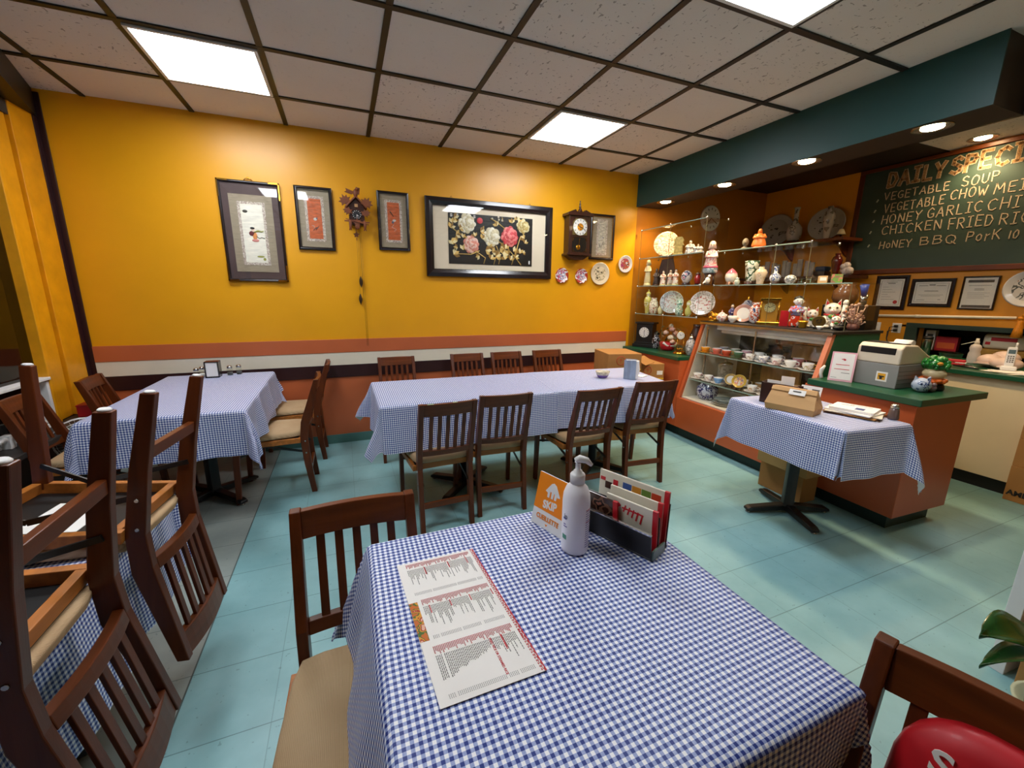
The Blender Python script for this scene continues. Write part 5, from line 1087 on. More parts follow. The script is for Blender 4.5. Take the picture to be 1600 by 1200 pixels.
# ---------------------------------------------------------------- chalkboard and papers on the right wall (local x = towards the camera, facing -x)
RW = lambda y, z: ((RX, y, z), -90)
t = thing('chalkboard', 'big green chalkboard of daily specials in a brown wooden frame', 'chalkboard', (RX, 1.80, 1.625), -90)
MB().box(-1.10, 1.20, -.018, 0, .03, 1.02).build('board', M['chalkboard'], t)
MB().box(-1.13, 1.22, -.035, 0, 0, .045).build('frame_rail', M['woodh'], t, bevel=.004); MB().box(-1.13, 1.22, -.035, 0, 1.00, 1.035).build('frame_rail', M['woodh'], t, bevel=.004)
MB().box(-1.13, -1.085, -.034, 0, .045, 1.0).build('frame_rail', M['wood'], t, bevel=.004)
GLY = {'A': [[(0, 0), (.35, 1), (.7, 0)], [(.14, .36), (.56, .36)]], 'B': [[(.05, 0), (.05, 1), (.5, .95), (.55, .75), (.45, .55), (.05, .52)], [(.45, .55), (.65, .35), (.55, .06), (.05, 0)]],
 'C': [[(.65, .85), (.45, 1), (.15, .85), (.03, .5), (.15, .12), (.4, 0), (.65, .12)]], 'D': [[(.05, 0), (.05, 1), (.45, .92), (.66, .5), (.45, .06), (.05, 0)]], 'E': [[(.6, 1), (.05, 1), (.05, 0), (.6, 0)], [(.05, .52), (.5, .52)]],
 'F': [[(.6, 1), (.05, 1), (.05, 0)], [(.05, .52), (.5, .52)]], 'G': [[(.65, .85), (.4, 1), (.12, .82), (.03, .45), (.15, .1), (.4, 0), (.65, .12), (.65, .42), (.4, .42)]], 'H': [[(.05, 0), (.05, 1)], [(.62, 0), (.62, 1)], [(.05, .5), (.62, .5)]],
 'I': [[(.25, 0), (.25, 1)], [(.02, 1), (.48, 1)], [(.02, 0), (.48, 0)]], 'K': [[(.05, 0), (.05, 1)], [(.6, 1), (.05, .42)], [(.25, .6), (.65, 0)]], 'L': [[(.05, 1), (.05, 0), (.58, 0)]], 'M': [[(0, 0), (.1, 1), (.4, .35), (.7, 1), (.8, 0)]],
 'N': [[(.05, 0), (.05, 1), (.62, 0), (.62, 1)]], 'O': [[(.35, 1), (.1, .85), (.02, .5), (.12, .12), (.35, 0), (.58, .12), (.68, .5), (.6, .85), (.35, 1)]], 'P': [[(.05, 0), (.05, 1), (.5, .95), (.6, .75), (.5, .52), (.05, .48)]],
 'Q': [[(.35, 1), (.1, .85), (.02, .5), (.12, .12), (.35, 0), (.58, .12), (.68, .5), (.6, .85), (.35, 1)], [(.42, .25), (.7, -.1)]], 'R': [[(.05, 0), (.05, 1), (.5, .95), (.6, .75), (.5, .54), (.05, .5)], [(.28, .5), (.65, 0)]],
 'S': [[(.6, .85), (.38, 1), (.12, .88), (.1, .65), (.35, .52), (.6, .38), (.58, .12), (.32, 0), (.05, .14)]], 'T': [[(.32, 0), (.32, 1)], [(0, 1), (.66, 1)]], 'U': [[(.05, 1), (.06, .25), (.3, 0), (.56, .2), (.6, 1)]], 'V': [[(0, 1), (.32, 0), (.66, 1)]],
 'W': [[(0, 1), (.2, 0), (.42, .7), (.62, 0), (.85, 1)]], 'Y': [[(0, 1), (.3, .5), (.62, 1)], [(.3, .5), (.26, 0)]], '1': [[(.25, 0), (.3, 1)]], '0': [[(.3, 1), (.05, .6), (.1, .1), (.35, 0), (.55, .4), (.5, .85), (.3, 1)]], 'o': [[(.3, .65), (.08, .5), (.08, .15), (.3, 0), (.5, .15), (.5, .5), (.3, .65)]], 'r': [[(.1, 0), (.1, .65)], [(.1, .45), (.4, .65)]]}
def chalk_mat(nm, c, th):
    m, b, n = base_mat(nm, .9, 0, .1); b.inputs['Base Color'].default_value = lin(c)
    b.inputs['Alpha'].default_value = 1
    n.link(n.math('MULTIPLY_ADD', n.math('GREATER_THAN', n.noise(n.coord(), 260, 2), th), .55, .45), b.inputs['Alpha']); return m
chk = chalk_mat('pale_orange_chalk', 'D4BEA0', .47); chw = chalk_mat('white_chalk', 'C8CDB4', .50); chb = chalk_mat('orange_brown_chalk', 'A88258', .50)
rnc = random.Random(5)
def chalk_word(mb, word, y0, y1, z0, h, r, dx=.0195, jit=.03):
    """write word on the board from world y0 to y1 (decreasing y reads left to right), baseline z0"""
    wid = [max(p[0] for s in GLY[c] for p in s)+.28 for c in word]; tot = sum(wid)-.28; sx = (y0-y1)/tot; x = 0
    for c, w_ in zip(word, wid):
        tilt = rnc.uniform(-.05, .05); up = rnc.uniform(-.04, .04)
        for s in GLY[c]:
            pts = [(1.80-(y0-(x+p[0]+tilt*p[1])*sx), -dx, z0-1.625+(p[1]+up+rnc.uniform(-jit, jit))*h) for p in s]
            for a, b in zip(pts, pts[1:]):
                d = (Vector(b)-Vector(a)).normalized()*r*.6; mb.bar(Vector(a)-d, Vector(b)+d, r*2, .0016, 0, (0, 1, 0))
        x += w_
lines = [(('VEGETABLE', 2.685, 2.20, 2.338, .085), ('SOUP', 2.12, 1.895, 2.343, .10)), (('VEGETABLE', 2.665, 2.215, 2.223, .095), ('CHOW', 2.178, 1.945, 2.247, .10), ('MEIN', 1.902, 1.66, 2.243, .10)),
 (('HONEY', 2.67, 2.36, 2.112, .10), ('GARLIC', 2.313, 1.955, 2.116, .105), ('CHICKEN', 1.92, 1.45, 2.115, .11)), (('CHICKEN', 2.652, 2.198, 2.008, .10), ('FRIED', 2.146, 1.868, 1.996, .11), ('RICE', 1.828, 1.60, 1.99, .11)),
 (('HoNEY', 2.65, 2.388, 1.874, .085), ('BBQ', 2.325, 2.073, 1.876, .09), ('PorK', 2.008, 1.803, 1.873, .10), ('10', 1.762, 1.70, 1.872, .08))]
for ln in lines:
    mb = MB()
    for w_ in ln: chalk_word(mb, *w_[:4], w_[4]*.80, .0036)
    mb.build('lettering', chk, t)
mb = MB()
for y, z in ((2.745, 2.342), (2.75, 2.244), (2.747, 2.147), (2.755, 2.04), (2.749, 1.908)): mb.bar((1.80-y, -.0195, z-1.635), (1.80-y+.012, -.0195, z-1.61), .012, .0016, 0, (0, 1, 0))
tag(mb.build('bullet_marking', chw, t), 'white chalk bullet marks')
st = rnc.getstate(); o_, i_ = MB(), MB()
for w_ in (('DAILY', 2.676, 2.255, 2.462, .125), ('SPECIALS', 2.216, 1.50, 2.470, .130)):
    rnc.setstate(st); chalk_word(o_, *w_, .0155, .0195, 0); rnc.setstate(st); chalk_word(i_, *w_, .0105, .0212, 0)
o_.build('title_lettering_outline', chk, t); i_.build('title_lettering', chb, t)

def certificate(label, y0, y1, z0, z1, b, kind):
    w_, h_ = y0-y1, z1-z0; t = thing('framed_certificate', label, 'framed certificate', (RX, (y0+y1)/2, z0), -90, 'framed certificates below the chalkboard')
    ring_frame(MB(), w_, h_, b, .022).build('frame', M['blackframe'], t, bevel=.002)
    MB().box(-w_/2+b*.7, w_/2-b*.7, -.012, -.010, b*.7, h_-b*.7).build('paper', M['paper'], t)
    l = MB(); g_ = MB(); i = w_/2-b
    def row(x0, x1, z, hh=.004, k=l): k.box(x0, x1, -.0128, -.0122, z, z+hh)
    if kind == 0:
        for a, b_, c, d in ((-i+.012, i-.012, b+.014, b+.016), (-i+.012, i-.012, h_-b-.016, h_-b-.014), (-i+.012, -i+.014, b+.014, h_-b-.014), (i-.014, i-.012, b+.014, h_-b-.014)): g_.box(a, b_, -.0128, -.0122, c, d)
        row(-.03, .03, h_*.76, .006); row(-.045, .045, h_*.80, .003)
        for k in range(6): row(-i+.03, -i+.03+.05+.03*(k % 3), h_*.66-k*.024, .002)
        tag(MB().lathe([(.018, 0), (.017, .001)], n=18, M=fr(i-.045, -.0125, b+.04)).build('red_seal', M['red'], t), 'round red seal')
    elif kind == 1:
        for z in (h_*.74,): row(-i+.03, -.03, z, .004); row(.03, i-.03, z, .004)
        for a, b_, c, d in ((-i+.012, i-.012, b+.014, b+.016), (-i+.012, i-.012, h_-b-.016, h_-b-.014), (-i+.012, -i+.014, b+.014, h_-b-.014), (i-.014, i-.012, b+.014, h_-b-.014)): g_.box(a, b_, -.0128, -.0122, c, d)
        row(-.022, .022, h_*.76, .008); row(-.05, .05, h_*.55, .005); row(-.09, .09, h_*.42, .002); row(-.07, .07, h_*.38, .002); row(-i+.03, -i+.09, b+.03, .003); row(i-.07, i-.05, b+.035, .004)
    else:
        g_.box(-i+.02, i-.02, -.0128, -.0122, h_-b-.04, h_-b-.018).box(-i+.01, i-.01, -.0128, -.0122, b+.004, b+.026); row(-i+.03, i-.03, h_*.72, .003)
        row(-.03, .03, h_*.62, .003); row(-.03, .03, h_*.585, .003)
        for k in range(4): row(-i+.03, i-.03-.03*(k % 2), h_*.50-k*.014, .0016)
    l.build('print', M['ink'], t); g_.build('print_border', M['ink'], t)
    MB().box(-w_/2+b*.8, w_/2-b*.8, -.0175, -.0165, b*.8, h_-b*.8).build('glass', M['glass'], t)
certificate('upright black-framed certificate with a round red seal below the chalkboard', 2.615, 2.345, 1.270, 1.605, .036, 0)
certificate('wide black-framed certificate in the middle of the three below the chalkboard', 2.322, 2.008, 1.308, 1.566, .030, 1)
certificate('upright thin-framed certificate with grey bars, next to the big round plate', 1.962, 1.735, 1.292, 1.578, .014, 2)
plate('large_plate', 'big white plate with a grey bird at the right edge below the chalkboard', (RX-.002, 1.565, 1.325), .145, mat('white_plate_rim', 'D9D4CC', .2, coat=.3), china('grey_bird', ('DAD5CC', '5E625E', 'DAD5CC', 'A8503A'), 20, .2, (.54, .62, .70)), -90)
t = thing('curtain_rod', 'cream pipe running along the orange wall under the certificates', 'pipe', (RX-.03, 2.135, 1.218))
MB().tube([(0, .60, -.015), (0, -.55, .018)], .0125, 12).build('pipe', M['creamtrim'], t); MB().tube([(0, .10, -.001), (0, .06, 0)], .016, 12).build('coupling', M['creamtrim'], t)
for y in (.55, -.50): MB().tube([(0, y, -.012 if y > 0 else .016), (.03, y, -.012 if y > 0 else .016)], .008, 8).build('bracket', M['creamtrim'], t)
t = thing('tassel', 'orange tassel hanging from the cream pipe at the right edge', 'tassel', (RX-.06, 1.55, 1.08)); oc = mat('orange_cord', 'E08A12', .6, var=.25, vs_=40, stretch=(6, 6, 1))
MB().lathe([(.034, 0), (.026, .06), (.016, .12), (.014, .14)], n=16).build('fringe', oc, t); MB().ball((0, 0, .155), .018, 12).tube([(0, 0, .16), (.01, -.03, .20), (0, -.06, .19), (-.005, -.09, .23)], .014, 8).build('knot', oc, t)
for k, (y, lb) in enumerate(((2.545, 'empty white wall socket left of the one with black plugs'), (2.372, 'white wall socket with two black plugs in it'))):
    t = thing('wall_socket', lb, 'socket', (RX, y, 1.045), -90, 'white wall sockets under the pipe'); MB().box(-.038, .038, -.007, 0, 0, .095).build('cover_plate', M['white'], t, bevel=.003)
    for z in (.026, .066):
        MB().box(-.016, .016, -.009, -.007, z-.013, z+.013).build('outlet', M['creamtrim'], t, bevel=.003)
        if k: MB().box(-.012, .014, -.035, -.009, z-.012, z+.012).build('plug', M['black'], t, bevel=.004)
t = thing('power_cord', 'black power cords drooping from the wall socket behind the register', 'cord', (RX-.035, 2.37, .866))
for a, dz in ((0, .245), (.012, .205)): MB().tube([(0, a, dz), (-.03, .03+a, dz-.01), (-.035, .035, .12), (-.05, .0, .05), (-.10, -.08+a*2, .006), (-.16, -.12, .005)], .0045, 8).build('cord', M['black'], t)

# ---------------------------------------------------------------- kitchen counter clutter
BZ = .8655
t = thing('travel_mug', 'brushed steel travel mug at the left end of the kitchen counter', 'mug', (5.0, 2.065, BZ)); MB().lathe([(.032, 0), (.036, .15), (.036, .152)], n=20).build('body', M['steel'], t); MB().lathe([(.037, .152), (.037, .172), (.028, .178)], n=20).build('lid', M['black'], t)
t = thing('dark_pot', 'dark round pot beside the steel travel mug', 'pot', (4.86, 2.13, BZ)); MB().lathe([(.045, 0), (.06, .03), (.055, .07), (.03, .09), (.03, .10)], n=18).build('body', M['darkwood'], t); MB().lathe([(.034, .10), (.03, .112), (.001, .12)], n=16).build('lid', M['black'], t)
t = thing('red_carton', 'red and orange printed carton inside the hatch behind the travel mug', 'carton', (RX+.20, 2.05, .9005), -82); MB().box(-.075, .075, -.04, .04, 0, .13).build('box', M['red'], t, bevel=.002); MB().box(-.06, .06, -.0415, -.0405, .02, .075).build('print', mat('orange_print', 'E8682A', .5), t)
t = thing('white_carton', 'tall white carton at the left end inside the hatch', 'carton', (RX+.16, 2.16, .9005), -82); MB().box(-.035, .035, -.04, .04, 0, .185).build('box', M['white'], t, bevel=.002); MB().box(-.02, .02, -.0415, -.0405, .10, .15).build('print', M['ink'], t)
t = thing('food_sack', 'white sack with red lettering stripes inside the hatch at the right', 'sack', (RX+.15, 1.66, .9605), -85); MB().box(-.13, .13, -.05, .05, .0, .13).build('sack', M['creamtrim'], t, bevel=.03, seg=4); MB().box(-.08, .07, -.0525, -.0495, .07, .10).box(-.11, -.08, -.0525, -.0495, .035, .06).build('print', M['red'], t)
t = thing('yellow_tray', 'yellow and brown packet under the white sack in the hatch', 'packet', (RX+.14, 1.66, .9005), -85); MB().box(-.14, .14, -.06, .06, 0, .058).build('packet', mat('mustard_pack', 'C8953A', .6, var=.3, vs_=20), t, bevel=.012)
t = thing('plastic_tub', 'clear low plastic tub beside the spray bottle', 'tub', (4.85, 1.83, BZ)); MB().lathe([(.06, 0), (.075, .055), (.08, .06), (.076, .062), (.058, .004), (.001, .003)], n=20).build('body', M['glassgreen'], t)
t = thing('spray_bottle', 'pale squeeze bottle with a long nozzle on the kitchen counter', 'bottle', (4.78, 1.665, BZ)); MB().lathe([(.035, 0), (.038, .01), (.036, .08), (.030, .10), (.036, .125), (.030, .148), (.014, .16)], n=20).build('body', mat('milky_plastic', 'CFC6BE', .35), t); MB().lathe([(.016, .158), (.015, .18), (.011, .188), (.010, .205)], n=14).tube([(0, .01, .18), (0, .09, .145)], .003, 6).build('nozzle', M['creamtrim'], t)
t = thing('red_stapler', 'red stapler-like gadget in front of the squeeze bottle', 'stapler', (4.55, 1.70, BZ), 15); MB().box(-.025, .025, -.075, .075, 0, .016).box(-.018, .018, -.075, .06, .022, .042).build('body', M['red'], t, bevel=.004); MB().box(-.026, .026, -.08, -.02, .0165, .0215).build('paper_strip', M['paper'], t)
t = thing('cutlery_heap', 'loose black and silver pens lying along the kitchen counter edge', 'pens', (4.42, 1.58, BZ))
for k in range(5): MB().tube([(-.02+.02*k, -.09+.015*k, .006), (.03+.012*k, .07-.02*k, .006+.002*k)], .005, 8).build('pen', (M['black'], M['steel'])[k % 2], t)
plast = mat('pale_pink_plastic', 'D9BFB2', .45, var=.08, vs_=8, bump=.2, bs=40)
for k, (x, y, sx, sy, sz, lb) in enumerate(((4.66, 1.53, .09, .07, .05, 'pale pink plastic bag next to the squeeze bottle'), (4.60, 1.42, .10, .09, .045, 'pale pink plastic bag under the cordless phone'), (4.82, 1.50, .10, .08, .06, 'pinkish packet behind the plastic bags on the kitchen counter'))):
    t = thing('plastic_bag', lb, 'bag', (x, y, BZ), 20*k); MB().ball((0, 0, sz), (sx, sy, sz), 14).ball((sx*.5, sy*.4, sz*.8), (sx*.5, sy*.5, sz*.7), 10).prism([(-sx*.9, -.03), (-sx*1.25, -.05), (-sx*1.2, .05), (-sx*.9, .03)], .01, 0, Matrix.Translation((0, 0, sz*.6))).build('bag', plast, t)
for k in range(4):
    t = thing('loose_paper', ('lowest', 'second', 'third', 'topmost')[k]+' sheet in the loose paper pile by the cordless phone', 'paper', (4.42+.01*k, 1.36-.01*k, BZ+.0022*k), 25*k-20, 'loose papers on the kitchen counter'); MB().box(-.07, .07, -.10, .10, 0, .002).build('sheet', M['paper'] if k % 2 else M['creamtrim'], t)
t = thing('cordless_phone', 'white cordless phone with grey screen standing in its cradle', 'phone', (4.50, 1.375, BZ+.0095), -70)
MB().box(-.04, .04, -.03, .05, 0, .03).build('cradle', M['white'], t, bevel=.008)
Mx = Matrix.Translation((0, .01, .02)) @ Matrix.Rotation(R(-14), 4, 'X')
MB().box(-.024, .024, -.012, .014, 0, .15, 0, Mx).build('handset', M['white'], t, bevel=.006); MB().tube([Mx @ Vector(p) for p in ((.016, .002, .15), (.016, .002, .185))], .006, 8).build('antenna', M['white'], t)
tag(MB().box(-.017, .017, -.0128, -.0118, .10, .130, 0, Mx).build('screen', mat('lcd_grey', '5A7078', .2), t), 'grey display')
kb = MB()
for r_ in range(4):
    for c_ in range(3): kb.box(-.016+.012*c_, -.008+.012*c_, -.0135, -.0118, .035+.014*r_, .043+.014*r_, 0, Mx)
kb.build('keypad', M['ink'], t)
for z0, z1, x0, lb, tx, tz in ((0, .252, 4.25, 'bottom cardboard box in the stack by the cream counter, lettered AML', 'AML', .055), (.253, .452, 4.255, 'middle cardboard box in the stack by the cream counter, lettered T', 'T', .10), (.453, .72, 4.255, 'top cardboard box in the stack by the cream counter', None, 0)):
    t = thing('cardboard_box', lb, 'box', (x0, 1.17, z0), 0, 'stacked cardboard boxes by the cream counter'); MB().box(0, .06, -.75, -.01, 0, z1-z0).build('carton', M['cardboard'], t, bevel=.003)
    if tx: text('lettering', tx, .050, M['inkblack'], t, frame_M((-.001, -.022 if tx == 'AML' else -.05, tz-.01), (0, -1, 0), (0, 0, 1)), .0006, bold=.002)

# ---------------------------------------------------------------- service counter top
SZ = .8405
t = thing('cash_register', 'grey and cream cash register with black window and paper roll', 'cash register', (3.10, 1.505, SZ), -2.57)
MB().box(0, .38, -.125, .125, 0, .145).build('drawer_unit', mat('grey_plastic', '8C8C88', .5, var=.05), t, bevel=.004)
g_ = MB()
for z in (.03, .055, .08, .105): g_.box(.004, .376, -.1265, -.1245, z, z+.003)
g_.build('side_groove', mat('dark_grey', '5A5A58', .6), t)
YZp = Matrix(((1, 0, 0, 0), (0, 0, 1, -.12), (0, 1, 0, 0), (0, 0, 0, 1)))
MB().prism([(.0, .146), (.38, .146), (.38, .165), (.28, .20), (.16, .262), (.035, .268), (.008, .245)], .24, 0, YZp).build('cover', mat('register_cream', 'D8CBB4', .45, var=.03), t, bevel=.012, seg=3)
MB().box(.002, .012, -.09, .10, .205, .245).build('display_window', M['black'], t, bevel=.002)
MB().box(.05, .15, -.06, .11, .262, .272).build('keyboard_well', M['black'], t)
MB().lathe([(.022, -.045), (.022, .045)], n=18, M=Matrix.Translation((.13, -.06, .272)) @ Matrix.Rotation(R(90), 4, 'X')).box(.06, .13, -.105, -.015, .274, .276).build('paper_roll', M['paper'], t)
s_ = MB().box(-.0015, .0, -.075, -.015, .035, .095).build('price_sticker', M['paper'], t); tag(MB().box(-.0025, -.0015, -.066, -.024, .045, .085).build('print', mat('sticker_yellow', 'E8A81E', .5), s_), 'yellow sticker print'); MB().box(-.003, -.0025, -.060, -.030, .062, .070).box(-.003, -.0025, -.050, -.036, .048, .066).build('figure_print', M['inkblack'], s_)
t = thing('pink_sign', 'pink-bordered counter card with red lines beside the register', 'sign', (3.035, 1.655, SZ), -68)
Mx = Matrix.Rotation(R(-12), 4, 'X')
MB().box(-.065, .065, -.002, .002, 0, .195, 0, Mx).build('card', mat('pale_pink_card', 'E8AEB8', .5, var=.03), t); MB().box(-.056, .056, -.003, -.0021, .012, .186, 0, Mx).build('sheet', M['paper'], t)
MB().box(-.05, .05, .0, .06, 0, .003).bar((0, .030, .12), (0, .06, .002), .05, .003).build('easel', M['glassedge'], t)
r_ = MB().prism([(-.012, .148), (.004, .152), (.014, .146), (.010, .138), (-.002, .140), (.004, .146), (-.008, .144)], .0008, 0, Mx @ fr(0, -.003, 0))
for z, w_ in ((.108, .036), (.078, .040)): r_.box(-w_, w_, -.0038, -.003, z, z+.004, 0, Mx)
r_.build('red_print', M['red'], t); MB().box(-.05, -.02, -.0036, -.003, .022, .024, 0, Mx).box(.0, .045, -.0036, -.003, .055, .058, 0, Mx).build('grey_print', M['ink'], t)
t = thing('folded_slip', 'twisted white paper slip standing left of the pink-bordered counter card', 'paper', (3.03, 1.765, SZ)); MB().tube([(0, 0, 0), (.006, .012, .03), (-.004, .004, .06), (.0, -.010, .09)], [.012, .010, .013, .006], 6).build('slip', M['paper'], t)
t = thing('cat_ornament', 'round blue and white china cat on the counter corner', 'ornament', (3.165, 1.290, SZ), -45); bwc = china('blue_scribble', ('BAC6D8', '3A5280', 'BAC6D8'), 34, .15, (.56, .62))
b = MB().ball((0, 0, .042), (.046, .040, .043), 18)
for s in (-1, 1): b.prism([(s*.012, .072), (s*.038, .062), (s*.034, .094)], .012, 0, fr(0, .006, 0))
b.build('body', bwc, t); f = MB()
for s in (-1, 1): f.ball((s*.015, -.036, .052), (.006, .004, .007), 8)
f.tube([(-.008, -.040, .036), (0, -.042, .032), (.008, -.040, .036)], .0018, 5).build('face', mat('navy_paint', '22305A', .3), t)
t = thing('glass_frog', 'small clear mauve trinket between the blue cat and the green lion-like figure', 'ornament', (3.225, 1.265, SZ)); MB().ball((0, 0, .022), (.028, .022, .022), 12).ball((-.005, -.01, .045), (.014, .012, .012), 10).build('body', mat('mauve_glass', '8A7478', .15), t)
t = thing('green_head_figure', 'figure with curly green top, cream face and orange frill on a black base', 'figurine', (3.315, 1.305, SZ), -50)
MB().lathe([(.055, 0), (.06, .01), (.055, .035), (.045, .04)], n=18).build('base', M['black'], t)
b = MB()
for k in range(14): a = k*2*math.pi/14; b.ball((.052*math.cos(a), .052*math.sin(a), .055+.006*(k % 2)), (.017, .017, .013), 8)
b.lathe([(.045, .04), (.05, .055), (.04, .07)], n=16).build('frill', mat('orange_frill', 'E06A1E', .4, var=.2, vs_=20), t)
MB().ball((0, -.005, .098), (.056, .05, .036), 16).build('face', mat('cream_ruff', 'E4CFA0', .4), t)
rn = random.Random(2); b = MB().ball((0, 0, .155), (.056, .05, .042), 16)
for k in range(60):
    a, e_ = rn.uniform(0, 6.28), rn.uniform(-.5, 1.3); b.ball((.054*math.cos(a)*math.cos(e_), .050*math.sin(a)*math.cos(e_), .155+.043*math.sin(e_)), rn.uniform(.010, .016), 8)
b.build('green_curls', mat('leaf_green_gloss', '1E7A2E', .25, coat=.3, var=.3, vs_=20), t); tag(MB().ball((.0, -.056, .165), (.014, .010, .011), 10).build('jewel', mat('amber_jewel', 'D8902A', .3), t), 'amber jewel')

# ---------------------------------------------------------------- small table by the counter
FZ = .7392
t = thing('paper_bag', 'brown paper takeaway bag folded over with a white label', 'paper bag', (2.385, 1.515, FZ), -76)
def bagsec(w_, d_, z): return [(-w_, -d_, z), (w_, -d_, z), (w_*1.0, 0, z), (w_, d_, z), (-w_, d_, z), (-w_, 0, z)]
secs = [(.122, .060, 0), (.128, .065, .035), (.120, .040, .082), (.113, .010, .128), (.113, .007, .136)]
vs = [p for q_ in secs for p in bagsec(*q_)]; K = len(secs)
for i, q_ in enumerate(secs):          # pinched gussets
    k = .026*i/K; vs[i*6+2] = (q_[0]-k, 0, q_[2]); vs[i*6+5] = (-q_[0]+k, 0, q_[2])
fs = [(5, 4, 3, 2, 1, 0), tuple(range(K*6-6, K*6))]+[(i*6+j, i*6+(j+1) % 6, i*6+6+(j+1) % 6, i*6+6+j) for i in range(K-1) for j in range(6)]
MB().add(vs, fs).build('bag', M['kraft'], t, bevel=.004, seg=3)
sl_ = (0, .55, .83)
MB().bar((-.1145, -.0195, .124), (.1145, -.0195, .124), .004, .026, 0, sl_).build('folded_top', M['kraft'], t, bevel=.0015)
lb_ = MB().bar((-.02, -.0285, .116), (.062, -.0285, .116), .0015, .034, 0, sl_).build('label', M['paper'], t); MB().bar((.0, -.0285, .121), (.04, -.0285, .121), .0025, .006, 0, sl_).build('print', M['ink'], lb_)
t = thing('menu_holder', 'brown slotted holder with white cards behind the paper bag', 'card holder', (2.475, 1.655, FZ), -72)
MB().box(-.10, .10, -.05, -.044, 0, .13).box(-.10, -.094, -.05, .05, 0, .13).box(-.10, .10, -.05, .05, 0, .008).box(-.10, .10, .044, .05, 0, .12).build('holder', M['darkwood'], t, bevel=.002)
MB().box(-.075, .0, -.03, -.027, .009, .145).build('card', M['paper'], t); MB().box(-.005, .065, -.015, -.012, .009, .175).build('card', M['paper'], t); MB().box(-.02, .08, .0, .003, .009, .125).build('card', M['cardboard'], t)
t = thing('price_card', 'white card with a black and yellow block leaning behind the paper bag', 'card', (2.605, 1.57, FZ), -78); Mx = Matrix.Rotation(R(-14), 4, 'X')
MB().box(-.055, .055, -.002, .002, 0, .118, 0, Mx).build('card', M['paper'], t); tag(MB().box(-.005, .052, -.003, -.0021, .02, .07, 0, Mx).build('yellow_block', mat('bright_yellow', 'EBD01E', .5), t), 'yellow block'); tag(MB().box(-.052, -.006, -.003, -.0021, .03, .068, 0, Mx).build('black_block', M['black'], t), 'black block')
MB().box(.005, .045, -.003, -.0021, .092, .100, 0, Mx).box(-.045, -.02, -.003, -.0021, .092, .097, 0, Mx).box(.03, .036, -.0036, -.003, .028, .045, 0, Mx).build('print', M['ink'], t); MB().bar((0, .026, .10), (0, .06, .002), .03, .002).build('strut', M['paper'], t)
z = FZ
for k, (th, w_, d_, rz, m_, lb) in enumerate(((.004, .25, .20, -70, 'darkwood', 'dark folder at the bottom of the paper stack by the brown bag'), (.007, .24, .19, -78, 'cardboard', 'tan envelope low in the paper stack by the brown bag'), (.006, .25, .18, -66, 'creamtrim', 'cream booklet in the middle of the paper stack by the brown bag'),
   (.008, .22, .19, -84, 'paper', 'folded white newspaper in the paper stack by the brown bag'), (.014, .20, .16, -74, 'paper', 'top white newspaper with a blue picture on the paper stack'))):
    t = thing('newspaper', lb, 'paper', (2.655, 1.345, z), rz, 'paper stack on the small table'); MB().box(-w_/2, w_/2, -d_/2, d_/2, 0, th-.0005).build('sheets', M[m_], t, bevel=.0015); z += th
    if k == 4: tag(MB().box(.01, .05, -.055, -.005, th-.0004, th+.0002).build('picture', mat('blue_picture', '3A4A80', .6, var=.4, vs_=40), t), 'blue picture'); MB().box(-.07, -.01, .03, .036, th-.0004, th+.0002).box(-.03, .07, .05, .054, th-.0004, th+.0002).build('headline', M['ink'], t)
t = thing('pepper_shaker', 'glass shaker with a steel top at the corner of the small table', 'shaker', (2.745, 1.205, FZ)); MB().lathe([(.024, 0), (.026, .008), (.022, .05), (.018, .062)], n=10).build('glass_body', mat('pepper_glass', '6A5650', .12), t); MB().lathe([(.019, .062), (.020, .075), (.014, .083), (.001, .085)], n=16).build('cap', M['steel'], t)
t = thing('cardboard_box', 'lower cardboard box under the small table', 'box', (2.885, 1.79, 0), -2); MB().box(-.075, .075, -.16, .16, 0, .218).build('carton', M['cardboard'], t, bevel=.003)
t = thing('cardboard_box', 'upper, wider cardboard box under the small table', 'box', (2.855, 1.76, .2185), -2); MB().box(-.12, .105, -.19, .17, 0, .20).build('carton', mat('light_cardboard', 'B8935A', .75, var=.1), t, bevel=.003); MB().box(-.1208, -.1202, -.10, .06, .135, .141).box(-.1208, -.1202, -.10, .02, .118, .124).build('print', M['ink'], t)

# ---------------------------------------------------------------- on the long table and behind it
LZ = .7535
t = thing('glass_bowl', 'small cut-glass bowl with a purple base on the long table', 'bowl', (1.842, 2.645, LZ)); MB().lathe([(.028, 0), (.034, .006), (.048, .03), (.056, .052), (.053, .052), (.044, .030), (.028, .008), (.001, .007)], n=16).build('body', mat('cut_glass', 'C9BFA6', .15, coat=.4, var=.3, vs_=50), t); tag(MB().lathe([(.035, .004), (.043, .018), (.046, .024)], n=16).build('purple_band', mat('purple_glass', '7A5AA0', .2), t), 'purple lower band')
t = thing('napkin_dispenser', 'blue-grey marbled napkin dispenser with white napkins on the long table', 'napkin dispenser', (2.03, 2.545, LZ), -46)
mb_ = mat('blue_grey_marble', '94A2B6', .35, var=.4, vs_=22, stretch=(1, 1, .25))
MB().box(-.048, .042, -.034, -.030, 0, .148).build('front_panel', mb_, t, bevel=.0015); MB().box(-.048, .042, .030, .034, 0, .148).build('back_panel', mb_, t, bevel=.0015); MB().box(-.048, .042, -.030, .030, 0, .005).build('base', mb_, t)
n_ = MB()
for k in range(9): n_.prism([(-.040, .006), (.050+.003*(k % 3), .006), (.062+.004*(k % 2), .07), (.052+.003*(k % 3), .142), (-.040, .142)], .0045, 0, fr(0, .027-.0062*k, 0))
n_.build('napkins', M['paper'], t)
